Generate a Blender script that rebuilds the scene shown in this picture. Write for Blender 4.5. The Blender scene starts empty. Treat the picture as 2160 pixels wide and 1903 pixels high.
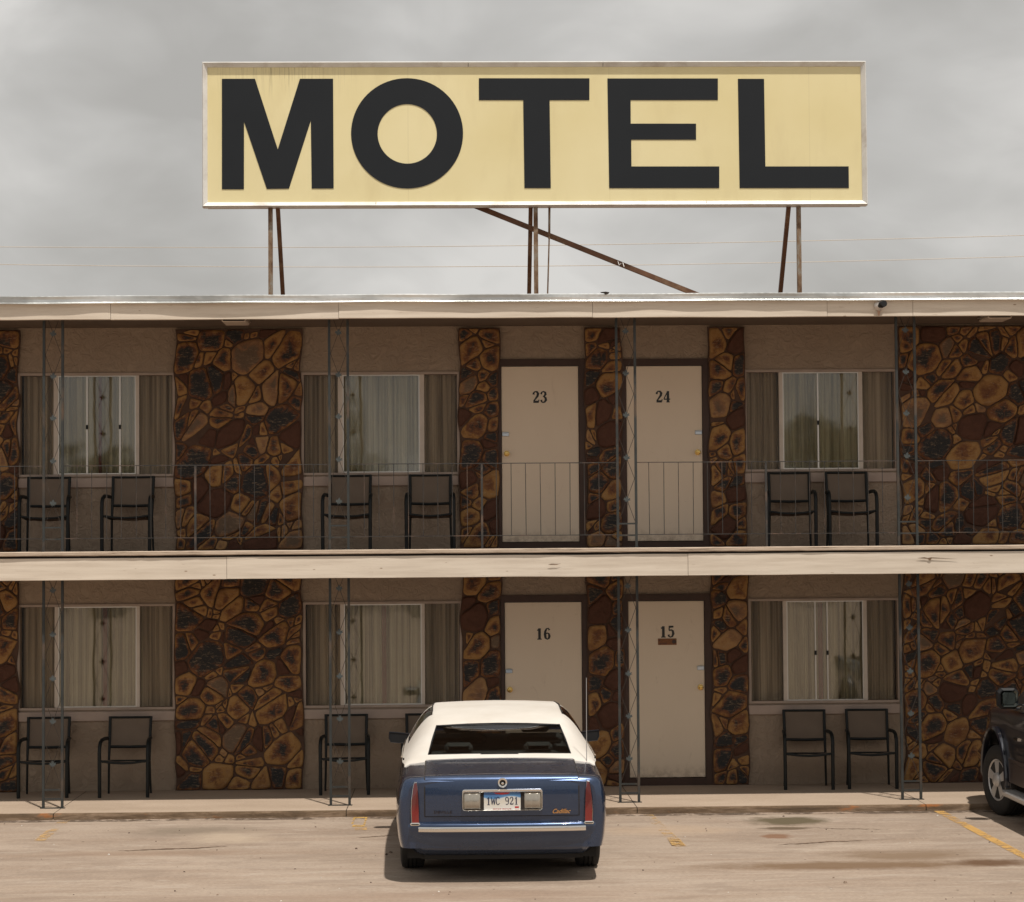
import bpy, math, random
from mathutils import Vector, Matrix
from mathutils import noise as mnoise
R = math.radians
C = bpy.context.scene
COL = C.collection
PI = math.pi
W, P, F, K = 25.7, 24.04, 23.8, 23.57      # wall, posts, fascia, kerb planes
FL1, FL2 = 0.065, 2.79                      # walkway and balcony floor heights

# ---------------------------------------------------------------- materials
MATS = {}
def mat(name, col=(.5, .5, .5), rough=.6, metal=0., spec=.5, coat=0.):
    m = bpy.data.materials.new(name); m.use_nodes = True
    b = m.node_tree.nodes['Principled BSDF']
    b.inputs['Base Color'].default_value = (*col, 1)
    b.inputs['Roughness'].default_value = rough
    b.inputs['Metallic'].default_value = metal
    b.inputs['Specular IOR Level'].default_value = spec
    b.inputs['Coat Weight'].default_value = coat
    b.inputs['Coat Roughness'].default_value = .04
    MATS[name] = m
    return m
class G:
    """small node graph helper"""
    def __init__(s, m):
        s.t = m.node_tree; s.n = s.t.nodes; s.b = s.n.get('Principled BSDF')
        s.tc = s.n.new('ShaderNodeTexCoord')
    def link(s, a, b): s.t.links.new(a, b)
    def val(s, node, key, v):
        if hasattr(v, 'links') or hasattr(v, 'is_output'): s.link(v, node.inputs[key])
        else: node.inputs[key].default_value = v
    def mapping(s, scale=(1, 1, 1), loc=(0, 0, 0), rot=(0, 0, 0), src=None):
        m = s.n.new('ShaderNodeMapping'); m.inputs['Scale'].default_value = scale
        m.inputs['Location'].default_value = loc; m.inputs['Rotation'].default_value = rot
        s.link(src or s.tc.outputs['Object'], m.inputs['Vector']); return m.outputs['Vector']
    def noise(s, vec=None, scale=5, detail=4, rough=.55, dist=0, out='Fac'):
        m = s.n.new('ShaderNodeTexNoise')
        s.link(vec or s.tc.outputs['Object'], m.inputs['Vector'])
        m.inputs['Scale'].default_value = scale; m.inputs['Detail'].default_value = detail
        m.inputs['Roughness'].default_value = rough; m.inputs['Distortion'].default_value = dist
        return m.outputs[out]
    def voro(s, vec=None, scale=5, feature='F1', out='Distance'):
        m = s.n.new('ShaderNodeTexVoronoi'); m.feature = feature
        s.link(vec or s.tc.outputs['Object'], m.inputs['Vector']); m.inputs['Scale'].default_value = scale
        return m.outputs[out]
    def ramp(s, fac, stops, interp='LINEAR'):
        m = s.n.new('ShaderNodeValToRGB'); s.link(fac, m.inputs['Fac']); cr = m.color_ramp
        cr.interpolation = interp
        while len(cr.elements) < len(stops): cr.elements.new(.5)
        for e, (p, c) in zip(cr.elements, stops):
            e.position = p; e.color = (*c, 1) if not isinstance(c, (int, float)) else (c, c, c, 1)
        return m.outputs['Color']
    def mix(s, fac, a, b, mode='MIX'):
        m = s.n.new('ShaderNodeMix'); m.data_type = 'RGBA'; m.blend_type = mode
        for k, v in ((0, fac), (6, a), (7, b)):
            if hasattr(v, 'is_output'): s.link(v, m.inputs[k])
            elif k == 0: m.inputs[0].default_value = v
            else: m.inputs[k].default_value = (*v, 1)
        return m.outputs[2]
    def math(s, op, a, b=0., c=0., clamp=False):
        m = s.n.new('ShaderNodeMath'); m.operation = op; m.use_clamp = clamp
        for i, v in enumerate((a, b, c)):
            if hasattr(v, 'is_output'): s.link(v, m.inputs[i])
            else: m.inputs[i].default_value = v
        return m.outputs[0]
    def bump(s, h, strength=.3, dist=.01):
        m = s.n.new('ShaderNodeBump'); m.inputs['Strength'].default_value = strength
        m.inputs['Distance'].default_value = dist; s.link(h, m.inputs['Height'])
        s.link(m.outputs['Normal'], s.b.inputs['Normal'])
    def color(s, c): s.link(c, s.b.inputs['Base Color'])
    def rough(s, c): s.link(c, s.b.inputs['Roughness'])
    def sep(s, src=None):
        m = s.n.new('ShaderNodeSeparateXYZ'); s.link(src or s.tc.outputs['Object'], m.inputs[0]); return m.outputs

def worn(name, col, var=.18, scale=3., rough=.6, bump=.15, bscale=60, dirt=None, dscale=1.2, metal=0., spec=.4, coat=0., stretch=(1, 1, 1)):
    """coloured surface with uneven tone, dirt patches and fine bump"""
    m = mat(name, col, rough, metal, spec, coat); g = G(m)
    v = g.mapping(stretch)
    n = g.noise(v, scale, 5, .6)
    lo = tuple(c * (1 - var) for c in col); hi = tuple(min(1, c * (1 + var)) for c in col)
    c = g.ramp(n, [(.3, lo), (.7, hi)])
    if dirt:
        d = g.noise(v, dscale, 6, .65, .4)
        c = g.mix(g.ramp(d, [(.52, 0.), (.72, .8)]), c, dirt)
    g.color(c)
    if bump: g.bump(g.noise(v, bscale, 4, .6), bump, .004)
    return m

stucco = mat('stucco', (.40, .275, .19), .9, spec=.2); g = G(stucco)
n1 = g.noise(None, 2.2, 5, .6); n2 = g.noise(None, 9, 6, .65, 1.2)
c = g.mix(n1, (.305, .235, .175), (.385, .300, .225))
c = g.mix(g.ramp(n2, [(.45, 0.), (.62, .35)]), c, (.38, .285, .21))
zz = g.sep()[2]
g.color(c)
g.bump(g.ramp(n2, [(.4, 0.), (.62, 1.)]), .8, .012)
soffit_m = worn('soffit_paint', (.15, .11, .08), .12, 2, .85, .1)
trim_m = worn('window_trim_paint', (.38, .30, .245), .1, 5, .6, .05)
sill_m = worn('sill_paint', (.39, .305, .255), .1, 4, .7, .1)

fascia_m = mat('fascia_paint', (.72, .57, .42), .65, spec=.3); g = G(fascia_m)
v = g.mapping((.5, 3, 9))
n1 = g.noise(v, 2.5, 6, .6)
c = g.ramp(n1, [(.3, (.575, .492, .40)), (.5, (.665, .58, .48)), (.7, (.735, .65, .545))])
kn = g.voro(g.mapping((1.5, 1.5, 4)), 1.7)
c = g.mix(g.ramp(kn, [(.030, .8), (.055, 0.)]), c, (.22, .13, .07))
sc = g.noise(g.mapping((1.2, 4, 14)), 5, 7, .7, .8)
c = g.mix(g.ramp(sc, [(.62, 0.), (.68, .5)]), c, (.36, .26, .18))
g.color(c); g.bump(n1, .2, .006)

nose_m = mat('balcony_edge_paint', (.5, .36, .24), .8, spec=.2); g = G(nose_m)
n1 = g.noise(g.mapping((.7, 5, 12)), 4, 6, .7)
g.color(g.ramp(n1, [(.32, (.16, .11, .08)), (.42, (.43, .34, .26)), (.7, (.60, .49, .39))])); g.bump(n1, .6, .01)

dark_gap = mat('dark_gap', (.02, .014, .01), .9)
flash_m = mat('galvanised_flashing', (.72, .73, .72), .36, 1.); g = G(flash_m)
n1 = g.noise(g.mapping((.45, 1, 1)), 2.2, 3, .5)
g.color(g.ramp(n1, [(.38, (.50, .51, .50)), (.5, (.72, .74, .73)), (.62, (.9, .91, .9))]))
g.rough(g.ramp(g.noise(g.mapping((3, 3, 3)), 9, 4), [(.3, .3), (.7, .48)]))
g.bump(n1, .35, .03)

stone_m = mat('moss_rock', (.2, .1, .04), .75, spec=.3); g = G(stone_m)
at = g.n.new('ShaderNodeAttribute'); at.attribute_name = 'stone'
sp = g.n.new('ShaderNodeSeparateColor'); g.link(at.outputs['Color'], sp.inputs[0])
e, r1, r2 = sp.outputs[0], sp.outputs[1], sp.outputs[2]
nz = g.noise(None, 9, 5, .65, .6); nf = g.noise(None, 34, 6, .7, 1.)
ee = g.math('ADD', e, g.math('MULTIPLY', g.math('SUBTRACT', nz, .5), 1.9))
ee = g.math('ADD', ee, g.math('MULTIPLY', g.math('SUBTRACT', nf, .5), 1.0))
ee = g.math('ADD', ee, g.math('MULTIPLY', g.math('SUBTRACT', r1, .36), 1.05), clamp=True)
c = g.ramp(ee, [(.0, (.345, .190, .068)), (.28, (.32, .165, .052)), (.42, (.235, .112, .040)), (.60, (.165, .068, .030)), (.74, (.10, .042, .024)), (.86, (.048, .036, .031)), (1., (.028, .027, .027))])
c = g.mix(g.math('MULTIPLY', g.ramp(nf, [(.58, 0.), (.66, 1.)]), .3), c, (.34, .21, .11))
nl = g.noise(None, 4.5, 4, .6)
c = g.mix(g.math('MULTIPLY', g.ramp(nl, [(.50, 0.), (.64, .65)]), g.math('LESS_THAN', ee, .8)), c, (.155, .062, .028))
st2 = g.noise(g.mapping((2, 1, 9), rot=(0, .7, 0)), 7, 5, .7, .6)
c = g.mix(g.math('MULTIPLY', g.ramp(st2, [(.56, 0.), (.64, .5)]), g.math('GREATER_THAN', e, .2)), c, (.36, .25, .15))
dark = g.mix(nz, (.045, .017, .009), (.13, .055, .032))
c = g.mix(g.math('GREATER_THAN', r2, .86), c, dark)
c = g.mix(g.math('MULTIPLY', g.math('LESS_THAN', r2, .08), .3), c, (.40, .25, .14))
g.color(c)
g.bump(g.math('ADD', nf, g.math('MULTIPLY', nz, 1.5)), .8, .012)
mortar_m = worn('mortar', (.085, .048, .032), .2, 8, .95, .5, 40)

door_m = mat('door_paint', (.68, .52, .365), .55, spec=.35); g = G(door_m)
n1 = g.noise(g.mapping((1, 1, .6)), 1.5, 5, .6)
c = g.mix(n1, (.70, .58, .445), (.77, .65, .505))
c = g.mix(g.ramp(g.noise(g.mapping((1, 1, .5)), 5, 7, .75, 1.), [(.60, 0.), (.74, .4)]), c, (.40, .29, .19))
zl = g.math('FRACT', g.math('MULTIPLY', g.math('ADD', g.sep()[2], -FL1), 1 / 2.725))
kick = g.math('MULTIPLY', g.math('SUBTRACT', .09, zl), 14., clamp=True)
c = g.mix(g.math('MULTIPLY', kick, g.ramp(g.noise(None, 14, 6, .7), [(.40, .1), (.62, .8)])), c, (.25, .17, .11))
c = g.mix(g.ramp(g.noise(g.mapping((.6, 1, 3)), 9, 5, .8, .6), [(.68, 0.), (.72, .45)]), c, (.3, .22, .15))
g.color(c)
g.bump(g.noise(None, 25, 4), .08, .004)
brown_m = worn('brown_frame_paint', (.05, .024, .015), .2, 5, .5, .1)
brass_m = mat('brass', (.62, .42, .14), .25, 1.)
chrome_latch = mat('latch_steel', (.5, .55, .6), .35, 1.)
black_m = mat('numeral_black', (.012, .011, .01), .4)
tag_m = worn('door_tag_orange', (.20, .075, .02), .3, 60, .5, 0)
tagd_m = mat('door_tag_print', (.05, .03, .025), .6)

alu_m = mat('aluminium_frame', (.62, .60, .56), .38, .75)
mull_m = worn('mullion_paint', (.56, .49, .42), .1, 5, .55, .05)
curt_m = mat('curtain_cloth', (.55, .50, .34), .9, spec=.1); g = G(curt_m)
g.color(g.ramp(g.noise(g.mapping((8, 1, .12)), 3.2, 3), [(.36, (.29, .25, .19)), (.5, (.50, .45, .365)), (.64, (.64, .59, .49))]))  # upright pale and dark streaks paint fold shading into the cloth colour
g.bump(g.noise(g.mapping((1, 1, .05)), 24, 3), .5, .01)
curtb_m = mat('curtain_cloth_brown', (.30, .22, .13), .9, spec=.1); g = G(curtb_m)
g.color(g.mix(g.noise(g.mapping((6, 1, .4)), 2.5, 4), (.20, .145, .085), (.36, .27, .165)))
red_m = mat('red_curtain_edge', (.15, .022, .02), .9, spec=.1)
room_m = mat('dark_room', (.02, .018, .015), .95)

def glass(name, tint, refl, rough=0.0, rfac=1., wav=.25):
    m = bpy.data.materials.new(name); m.use_nodes = True; t = m.node_tree; t.nodes.clear()
    o = t.nodes.new('ShaderNodeOutputMaterial'); mx = t.nodes.new('ShaderNodeMixShader')
    tr = t.nodes.new('ShaderNodeBsdfTransparent'); tr.inputs[0].default_value = (*tint, 1)
    gl = t.nodes.new('ShaderNodeBsdfGlossy'); gl.inputs['Roughness'].default_value = rough
    gl.inputs[0].default_value = (rfac, rfac, rfac, 1)
    fr = t.nodes.new('ShaderNodeFresnel'); fr.inputs[0].default_value = 1.5
    ma = t.nodes.new('ShaderNodeMath'); ma.operation = 'MULTIPLY'; ma.inputs[1].default_value = refl; ma.use_clamp = True
    tc = t.nodes.new('ShaderNodeTexCoord'); nz = t.nodes.new('ShaderNodeTexNoise'); nz.inputs['Scale'].default_value = 1.3; nz.inputs['Detail'].default_value = 2
    bp = t.nodes.new('ShaderNodeBump'); bp.inputs['Strength'].default_value = wav; bp.inputs['Distance'].default_value = .012
    t.links.new(tc.outputs['Object'], nz.inputs['Vector']); t.links.new(nz.outputs['Fac'], bp.inputs['Height'])
    t.links.new(bp.outputs[0], gl.inputs['Normal'])
    t.links.new(fr.outputs[0], ma.inputs[0]); t.links.new(ma.outputs[0], mx.inputs[0])
    t.links.new(tr.outputs[0], mx.inputs[1]); t.links.new(gl.outputs[0], mx.inputs[2]); t.links.new(mx.outputs[0], o.inputs[0])
    return m
glass_m = glass('window_glass', (.90, .89, .83), 2.0, .035)
screen_m = glass('insect_screen_glass', (.86, .83, .79), .4, .3)
carglass_m = glass('car_glass', (.34, .37, .36), 1.6, 0., 1., 0.)

post_m = worn('post_paint_blue_grey', (.032, .035, .034), .25, 6, .5, .15, 60, (.16, .10, .06), 2.0)
rail_m = worn('rail_paint_grey', (.042, .039, .036), .25, 6, .55, .1, 60, (.2, .12, .08), 3)
chairf_m = mat('chair_frame_black', (.007, .009, .009), .5, .0, .3)
sling_m = worn('chair_sling_taupe', (.160, .122, .092), .08, 4, .85, .3, 200)
steel_m = mat('rusty_sign_steel', (.2, .13, .08), .6, .4); g = G(steel_m)
n1 = g.noise(g.mapping((3, 3, 1.3)), 3, 6, .7)
g.color(g.ramp(n1, [(.35, (.12, .06, .03)), (.5, (.24, .16, .10)), (.62, (.30, .28, .24)), (.75, (.16, .09, .05))])); g.rough(g.ramp(n1, [(.3, .8), (.7, .4)]))
rust_m = worn('brown_primer_steel', (.145, .068, .035), .3, 5, .6, .2, 50, (.26, .17, .1), 3)

sign_m = mat('sign_yellow_face', (.80, .66, .31), .42, spec=.35); g = G(sign_m)
v = g.mapping((1, 1, 1))
n1 = g.noise(v, .6, 5, .5)
c = g.mix(g.ramp(n1, [(.3, 0.), (.7, 1.)]), (.73, .635, .345), (.82, .735, .45))
c = g.mix(g.ramp(g.noise(g.mapping((2, 1, .6)), 1.4, 5, .6), [(.52, 0.), (.7, .35)]), c, (.64, .54, .30))
sx = g.math('FRACT', g.math('MULTIPLY', g.math('ADD', g.sep()[0], 3.99), .41))
c = g.mix(g.math('MULTIPLY', g.math('LESS_THAN', sx, .005), .14), c, (.45, .37, .2))
s_ = g.sep()
st = g.noise(g.mapping((16, 1, .5)), 3, 5, .7)
topm = g.math('MULTIPLY', g.math('SUBTRACT', s_[2], 2.75), 2.2, clamp=True)       # dirt runs hang from the top edge
lft = g.math('SUBTRACT', 1., g.math('MULTIPLY', g.math('ABSOLUTE', g.math('ADD', s_[0], 3.1)), .9), clamp=True)
stk = g.math('MULTIPLY', g.math('MULTIPLY', g.ramp(st, [(.50, 0.), (.66, .8)]), topm), lft, clamp=True)
c = g.mix(g.math('MULTIPLY', stk, .85), c, (.22, .17, .09))
c = g.mix(g.ramp(g.voro(None, 3.1), [(.012, .9), (.02, 0.)]), c, (.2, .13, .06))
g.color(c)
letter_m = mat('sign_letter_black', (.028, .029, .031), .55, spec=.22); g = G(letter_m)
c = g.mix(g.noise(None, 1.3, 5, .6), (.012, .0145, .018), (.017, .020, .024))
c = g.mix(g.ramp(g.noise(None, 16, 6, .7), [(.66, 0.), (.72, .8)]), c, (.01, .01, .01)); g.color(c)
signframe_m = worn('sign_frame_offwhite', (.76, .75, .72), .10, 2.5, .38, .1, 40, (.45, .38, .32), 1.6, metal=.15)

lot_m = mat('lot_concrete', (.4, .3, .22), .9, spec=.2); g = G(lot_m)
s_ = g.sep(); X, Y = s_[0], s_[1]
base = g.noise(g.mapping((.35, 1, 1)), .8, 6, .6, .6)
c = g.ramp(base, [(.36, (.26, .208, .165)), (.5, (.345, .283, .228)), (.64, (.41, .342, .28))])
c = g.mix(g.ramp(g.noise(g.mapping((.22, 1.6, 1)), 2.1, 7, .7, .8), [(.45, 0.), (.66, .65)]), c, (.23, .165, .12))
c = g.mix(g.ramp(g.noise(g.mapping((.3, 1.8, 1)), 3.3, 6, .7, .3), [(.54, 0.), (.68, .6)]), c, (.45, .375, .30))
c = g.mix(g.ramp(g.noise(g.mapping((.12, 3.2, 1)), 4.5, 6, .75, .4), [(.50, 0.), (.64, .45)]), c, (.24, .175, .13))
c = g.mix(g.ramp(g.noise(g.mapping((1.2, 5, 1)), 5, 6, .75, .4), [(.52, 0.), (.66, .4)]), c, (.44, .35, .275))
gr = g.noise(g.mapping((1, 2.2, 1)), 26, 6, .8)
c = g.mix(.34, c, g.ramp(gr, [(.35, (.16, .11, .08)), (.65, (.60, .46, .35))]))
c = g.mix(g.ramp(g.noise(g.mapping((.6, 1.4, 1)), 1.3, 8, .75, 1.2), [(.50, 0.), (.58, .38)]), c, (.235, .18, .14))
c = g.mix(g.ramp(g.noise(g.mapping((.5, 1.6, 1), (7, 3, 0)), 1.9, 8, .78, 1.), [(.55, 0.), (.62, .35)]), c, (.46, .39, .325))
dn = g.noise(g.mapping((1, 1, 1)), 2.6, 6, .7)
dn2 = g.noise(g.mapping((1, 1, 1)), 11, 5, .7)
def spot(cx, cy, rx, ry, col, amt, c, rag=.9, soft=.45):
    dx = g.math('MULTIPLY', g.math('SUBTRACT', X, cx), 1 / rx); dy = g.math('MULTIPLY', g.math('SUBTRACT', Y, cy), 1 / ry)
    d = g.math('SQRT', g.math('ADD', g.math('MULTIPLY', dx, dx), g.math('MULTIPLY', dy, dy)))
    d = g.math('ADD', d, g.math('MULTIPLY', g.math('SUBTRACT', g.math('ADD', g.math('MULTIPLY', dn, .7), g.math('MULTIPLY', dn2, .3)), .5), rag * 2))
    f = g.ramp(d, [(max(0, 1 - soft), amt), (1., 0.)])
    return g.mix(f, c, col)
c = spot(3.42, 22.85, .48, .42, (.115, .092, .055), .95, c)
c = spot(3.30, 22.25, .30, .14, (.12, .085, .055), .9, c)
c = spot(3.12, 21.65, .17, .20, (.20, .10, .055), .8, c, 1.3)
c = spot(3.5, 19.68, 1.85, .32, (.165, .100, .055), .85, c, .6, .6)
c = spot(4.1, 20.25, 1.0, .5, (.20, .135, .085), .8, c, .6, .7)
c = spot(4.75, 19.75, .48, .28, (.12, .065, .035), .9, c, .7, .6)
c = spot(-2.6, 22.6, .9, .5, (.20, .16, .12), .7, c, .9, .7)
c = spot(-2.9, 20.95, 1.5, .28, (.26, .175, .12), .45, c, .6, .7)
c = spot(-2.2, 22.0, .55, .6, (.48, .385, .29), .6, c, 1.0, .7)
c = spot(2.1, 22.2, .9, .5, (.46, .34, .24), .5, c, 1.0, .7)
c = spot(-.1, 18.2, 2.8, .5, (.29, .20, .145), .4, c, .5, .8)
c = g.mix(g.ramp(g.voro(g.mapping((1, .8, 1)), 3.4), [(.030, .9), (.05, 0.)]), c, (.12, .08, .055))
c = g.mix(g.ramp(g.voro(None, 1.6), [(.018, .95), (.028, 0.)]), c, (.07, .045, .03))
c = g.mix(g.ramp(g.voro(g.mapping(loc=(.37, .21, 0)), 1.5), [(.008, .9), (.013, 0.)]), c, (.72, .68, .62))
g.color(c)
g.bump(g.math('ADD', gr, g.math('MULTIPLY', dn, 2)), .5, .012)

walk_m = mat('walkway_concrete', (.4, .3, .23), .9, spec=.2); g = G(walk_m)
c = g.ramp(g.noise(g.mapping((.5, 1, 1)), 1.6, 6, .65), [(.3, (.35, .27, .20)), (.55, (.42, .33, .25)), (.75, (.47, .38, .295))])
c = g.mix(.15, c, g.ramp(g.noise(None, 50, 4, .7), [(.35, (.15, .10, .07)), (.65, (.6, .46, .36))]))
g.color(c); g.bump(g.noise(None, 40, 5, .7), .2, .005)
kerb_m = mat('kerb_concrete', (.3, .2, .13), .95, spec=.2); g = G(kerb_m)
kz = g.noise(g.mapping((.9, 4, 6)), 2.2, 7, .7, .5)
c = g.ramp(kz, [(.32, (.075, .052, .034)), (.48, (.135, .09, .056)), (.62, (.24, .17, .115)), (.75, (.17, .10, .055))])
c = g.mix(g.ramp(g.noise(g.mapping((.8, 1, 3)), 3, 5, .6), [(.62, 0.), (.7, .7)]), c, (.33, .12, .035))
g.color(c); g.bump(g.noise(None, 30, 6, .7), .7, .012)

def marking(name, col, thr):
    m = bpy.data.materials.new(name); m.use_nodes = True; g = G(m)
    g.b.inputs['Base Color'].default_value = (*col, 1); g.b.inputs['Roughness'].default_value = .85
    n = g.noise(None, 9, 7, .75, .4)
    n2 = g.noise(g.mapping((1, .5, 1)), 2.2, 4, .6)
    f = g.math('ADD', g.math('MULTIPLY', n, .55), g.math('MULTIPLY', n2, .45))
    g.link(g.ramp(f, [(thr - .05, 0.), (thr + .05, .85)]), g.b.inputs['Alpha'])
    g.color(g.mix(n, col, tuple(min(1, q * 1.25) for q in col)))
    return m
yellow_m = marking('yellow_line_paint', (.50, .29, .085), .475)
faded_m = marking('faded_yellow_paint', (.50, .31, .12), .545)

paint_m = mat('blue_metallic_paint', (.035, .065, .14), .32, .66, .5, 1.); g = G(paint_m)
g.color(g.mix(g.noise(None, 40, 3), (.024, .043, .092), (.034, .058, .118)))
g.rough(g.ramp(g.noise(None, 3, 5, .6), [(.3, .22), (.7, .32)]))
vinyl_m = mat('white_vinyl', (.80, .74, .65), .5, spec=.4); g = G(vinyl_m)
g.color(g.mix(g.ramp(g.noise(None, 2.5, 5, .6), [(.35, 0.), (.7, 1.)]), (.66, .62, .565), (.58, .535, .475))); g.bump(g.noise(None, 160, 3), .15, .002)
chrome_m = mat('chrome', (.82, .80, .76), .1, 1.)
lens_m = mat('red_tail_lens', (.22, .012, .012), .15, 0, .6, 1.); g = G(lens_m)
g.color(g.mix(g.ramp(g.sep()[2], [(.60, 0.), (.68, 1.)]), (.17, .004, .004), (.10, .010, .010)))
rev_m = mat('reverse_lens', (.36, .33, .28), .16, .55, .6, 1.)
plate_m = mat('licence_plate', (.7, .7, .68), .45); g = G(plate_m)
s_ = g.sep(); zrel = g.math('SUBTRACT', s_[2], .685)
skyl = g.math('ADD', zrel, g.math('MULTIPLY', g.math('SINE', g.math('MULTIPLY', g.math('SUBTRACT', s_[0], .0), 21.)), -.012))
c = g.ramp(g.math('MULTIPLY', g.math('ADD', skyl, .08), 6.), [(.0, (.70, .70, .68)), (.52, (.62, .58, .50)), (.66, (.55, .56, .55)), (.72, (.08, .22, .42)), (.92, (.05, .12, .30))])
g.color(c)
plblue = mat('plate_characters', (.015, .02, .06), .5)
plred = mat('plate_red', (.45, .03, .03), .5)
gold_m = mat('gold_badge', (.75, .42, .17), .3, .9)
dbadge_m = mat('dark_badge', (.05, .04, .04), .35, .6)
rubber_m = worn('tyre_rubber', (.022, .021, .02), .2, 8, .85, .2, 80)
rim_m = mat('alloy_rim', (.50, .49, .48), .34, .45)
blackpl_m = mat('black_plastic', (.010, .010, .011), .6, spec=.3)
mirr_m = mat('mirror_glass', (.09, .10, .09), .06, 1.)
interior_m = worn('car_interior', (.20, .19, .18), .15, 5, .8, 0)
under_m = mat('underbody_dark', (.012, .011, .01), .9)
mirrbody_m = mat('mirror_shell_paint', (.008, .011, .018), .4, .2, .4, .3)
tpaint_m = mat('dark_truck_paint', (.012, .014, .022), .3, .4, .5, 1.)
tlow_m = mat('truck_lower_paint', (.07, .05, .052), .35, .6, .5, .8)
lampglass_m = worn('lamp_diffuser', (.62, .52, .42), .1, 6, .5, 0)
pipe_m = mat('camera_housing', (.55, .5, .45), .35, .6)
wire_m = mat('overhead_wire', (.62, .57, .5), .5, .5)

# ---------------------------------------------------------------- mesh builder
class MB:
    def __init__(s): s.v = []; s.f = []; s.smooth = []; s.attr = None
    def add(s, vs, fs, smooth=False):
        o = len(s.v); s.v += [tuple(v) for v in vs]
        for f in fs: s.f.append([i + o for i in f]); s.smooth.append(smooth)
        return s
    def box(s, x0, x1, y0, y1, z0, z1):
        vs = [(x, y, z) for z in (z0, z1) for y in (y0, y1) for x in (x0, x1)]
        return s.add(vs, [(0, 2, 3, 1), (4, 5, 7, 6), (0, 1, 5, 4), (2, 6, 7, 3), (0, 4, 6, 2), (1, 3, 7, 5)])
    def bbox(s, x0, x1, y0, y1, z0, z1, b=.004):
        """box with chamfered edges, swept as rounded rectangle in xz, then front/back"""
        def ring(d, y):
            return [(x0 + d + b, y, z0 + d), (x1 - d - b, y, z0 + d), (x1 - d, y, z0 + d + b), (x1 - d, y, z1 - d - b), (x1 - d - b, y, z1 - d), (x0 + d + b, y, z1 - d), (x0 + d, y, z1 - d - b), (x0 + d, y, z0 + d + b)]
        rs = [ring(b, y0), ring(0, y0 + b), ring(0, y1 - b), ring(b, y1)]
        vs = sum(rs, []); fs = [tuple(range(8)), tuple(range(31, 23, -1))]
        for k in range(3):
            for i in range(8):
                j = (i + 1) % 8; fs.append((k * 8 + i, (k + 1) * 8 + i, (k + 1) * 8 + j, k * 8 + j))
        return s.add(vs, fs)
    def prism(s, pts, y0, y1):
        """closed outline of (x, z) extruded from y0 (front) to y1"""
        n = len(pts); vs = [(x, y0, z) for x, z in pts] + [(x, y1, z) for x, z in pts]
        return s.add(vs, [tuple(range(n)), tuple(range(2 * n - 1, n - 1, -1))] + [(i, i + n, (i + 1) % n + n, (i + 1) % n) for i in range(n)])
    def tube(s, pts, r, n=8, close=False, flat=1., up=(0, 0, 1), cap=True):
        pts = [Vector(p) for p in pts]; m = len(pts); rs = r if isinstance(r, (list, tuple)) else [r] * m
        o = len(s.v); rings = []
        prev = None
        for i, p in enumerate(pts):
            a = pts[(i - 1) % m] if (i or close) else p; b = pts[(i + 1) % m] if (i < m - 1 or close) else p
            t = (b - a).normalized(); u = Vector(up) if prev is None else prev
            u = (u - t * u.dot(t))
            if u.length < 1e-4: u = Vector((1, 0, 0)) - t * t.x
            u.normalize(); prev = u; w = t.cross(u)
            rings.append([p + (u * math.cos(2 * PI * k / n) * flat + w * math.sin(2 * PI * k / n)) * rs[i] for k in range(n)])
        vs = sum(rings, []); fs = []
        for i in range(m if close else m - 1):
            for k in range(n):
                a = i * n + k; b = i * n + (k + 1) % n; c = ((i + 1) % m) * n + (k + 1) % n; d = ((i + 1) % m) * n + k
                fs.append((a, b, c, d))
        if cap and not close: fs += [tuple(range(n - 1, -1, -1)), tuple(range((m - 1) * n, m * n))]
        return s.add(vs, fs, True)
    def bar(s, a, b, w, h, up=(0, 0, 1)):
        """rectangular bar from a to b, width w across, height h along up"""
        a, b = Vector(a), Vector(b); t = (b - a).normalized(); u = Vector(up) - t * t.dot(Vector(up))
        if u.length < 1e-4: u = Vector((0, 1, 0)) - t * t.y
        u.normalize(); x = t.cross(u)
        q = [x * w / 2 * i + u * h / 2 * j for i, j in ((-1, -1), (1, -1), (1, 1), (-1, 1))]
        return s.add([a + k for k in q] + [b + k for k in q], [(3, 2, 1, 0), (4, 5, 6, 7), (0, 1, 5, 4), (1, 2, 6, 5), (2, 3, 7, 6), (3, 0, 4, 7)])
    def lathe(s, prof, axis='x', n=32, c=(0, 0, 0)):
        """profile of (along axis, radius)"""
        vs = []; fs = []; m = len(prof)
        for a, r in prof:
            for k in range(n):
                t = 2 * PI * k / n; p, q = r * math.cos(t), r * math.sin(t)
                v = {'x': (a, p, q), 'y': (p, a, q), 'z': (p, q, a)}[axis]
                vs.append((v[0] + c[0], v[1] + c[1], v[2] + c[2]))
        for i in range(m - 1):
            for k in range(n):
                j = (k + 1) % n; fs.append((i * n + k, i * n + j, (i + 1) * n + j, (i + 1) * n + k))
        fs += [tuple(range(n)), tuple(range(m * n - 1, (m - 1) * n - 1, -1))]
        return s.add(vs, fs, True)
    def grid(s, rows, smooth=True):
        m, n = len(rows), len(rows[0]); vs = sum([list(r) for r in rows], [])
        return s.add(vs, [(i * n + j, i * n + j + 1, (i + 1) * n + j + 1, (i + 1) * n + j) for i in range(m - 1) for j in range(n - 1)], smooth)

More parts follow.
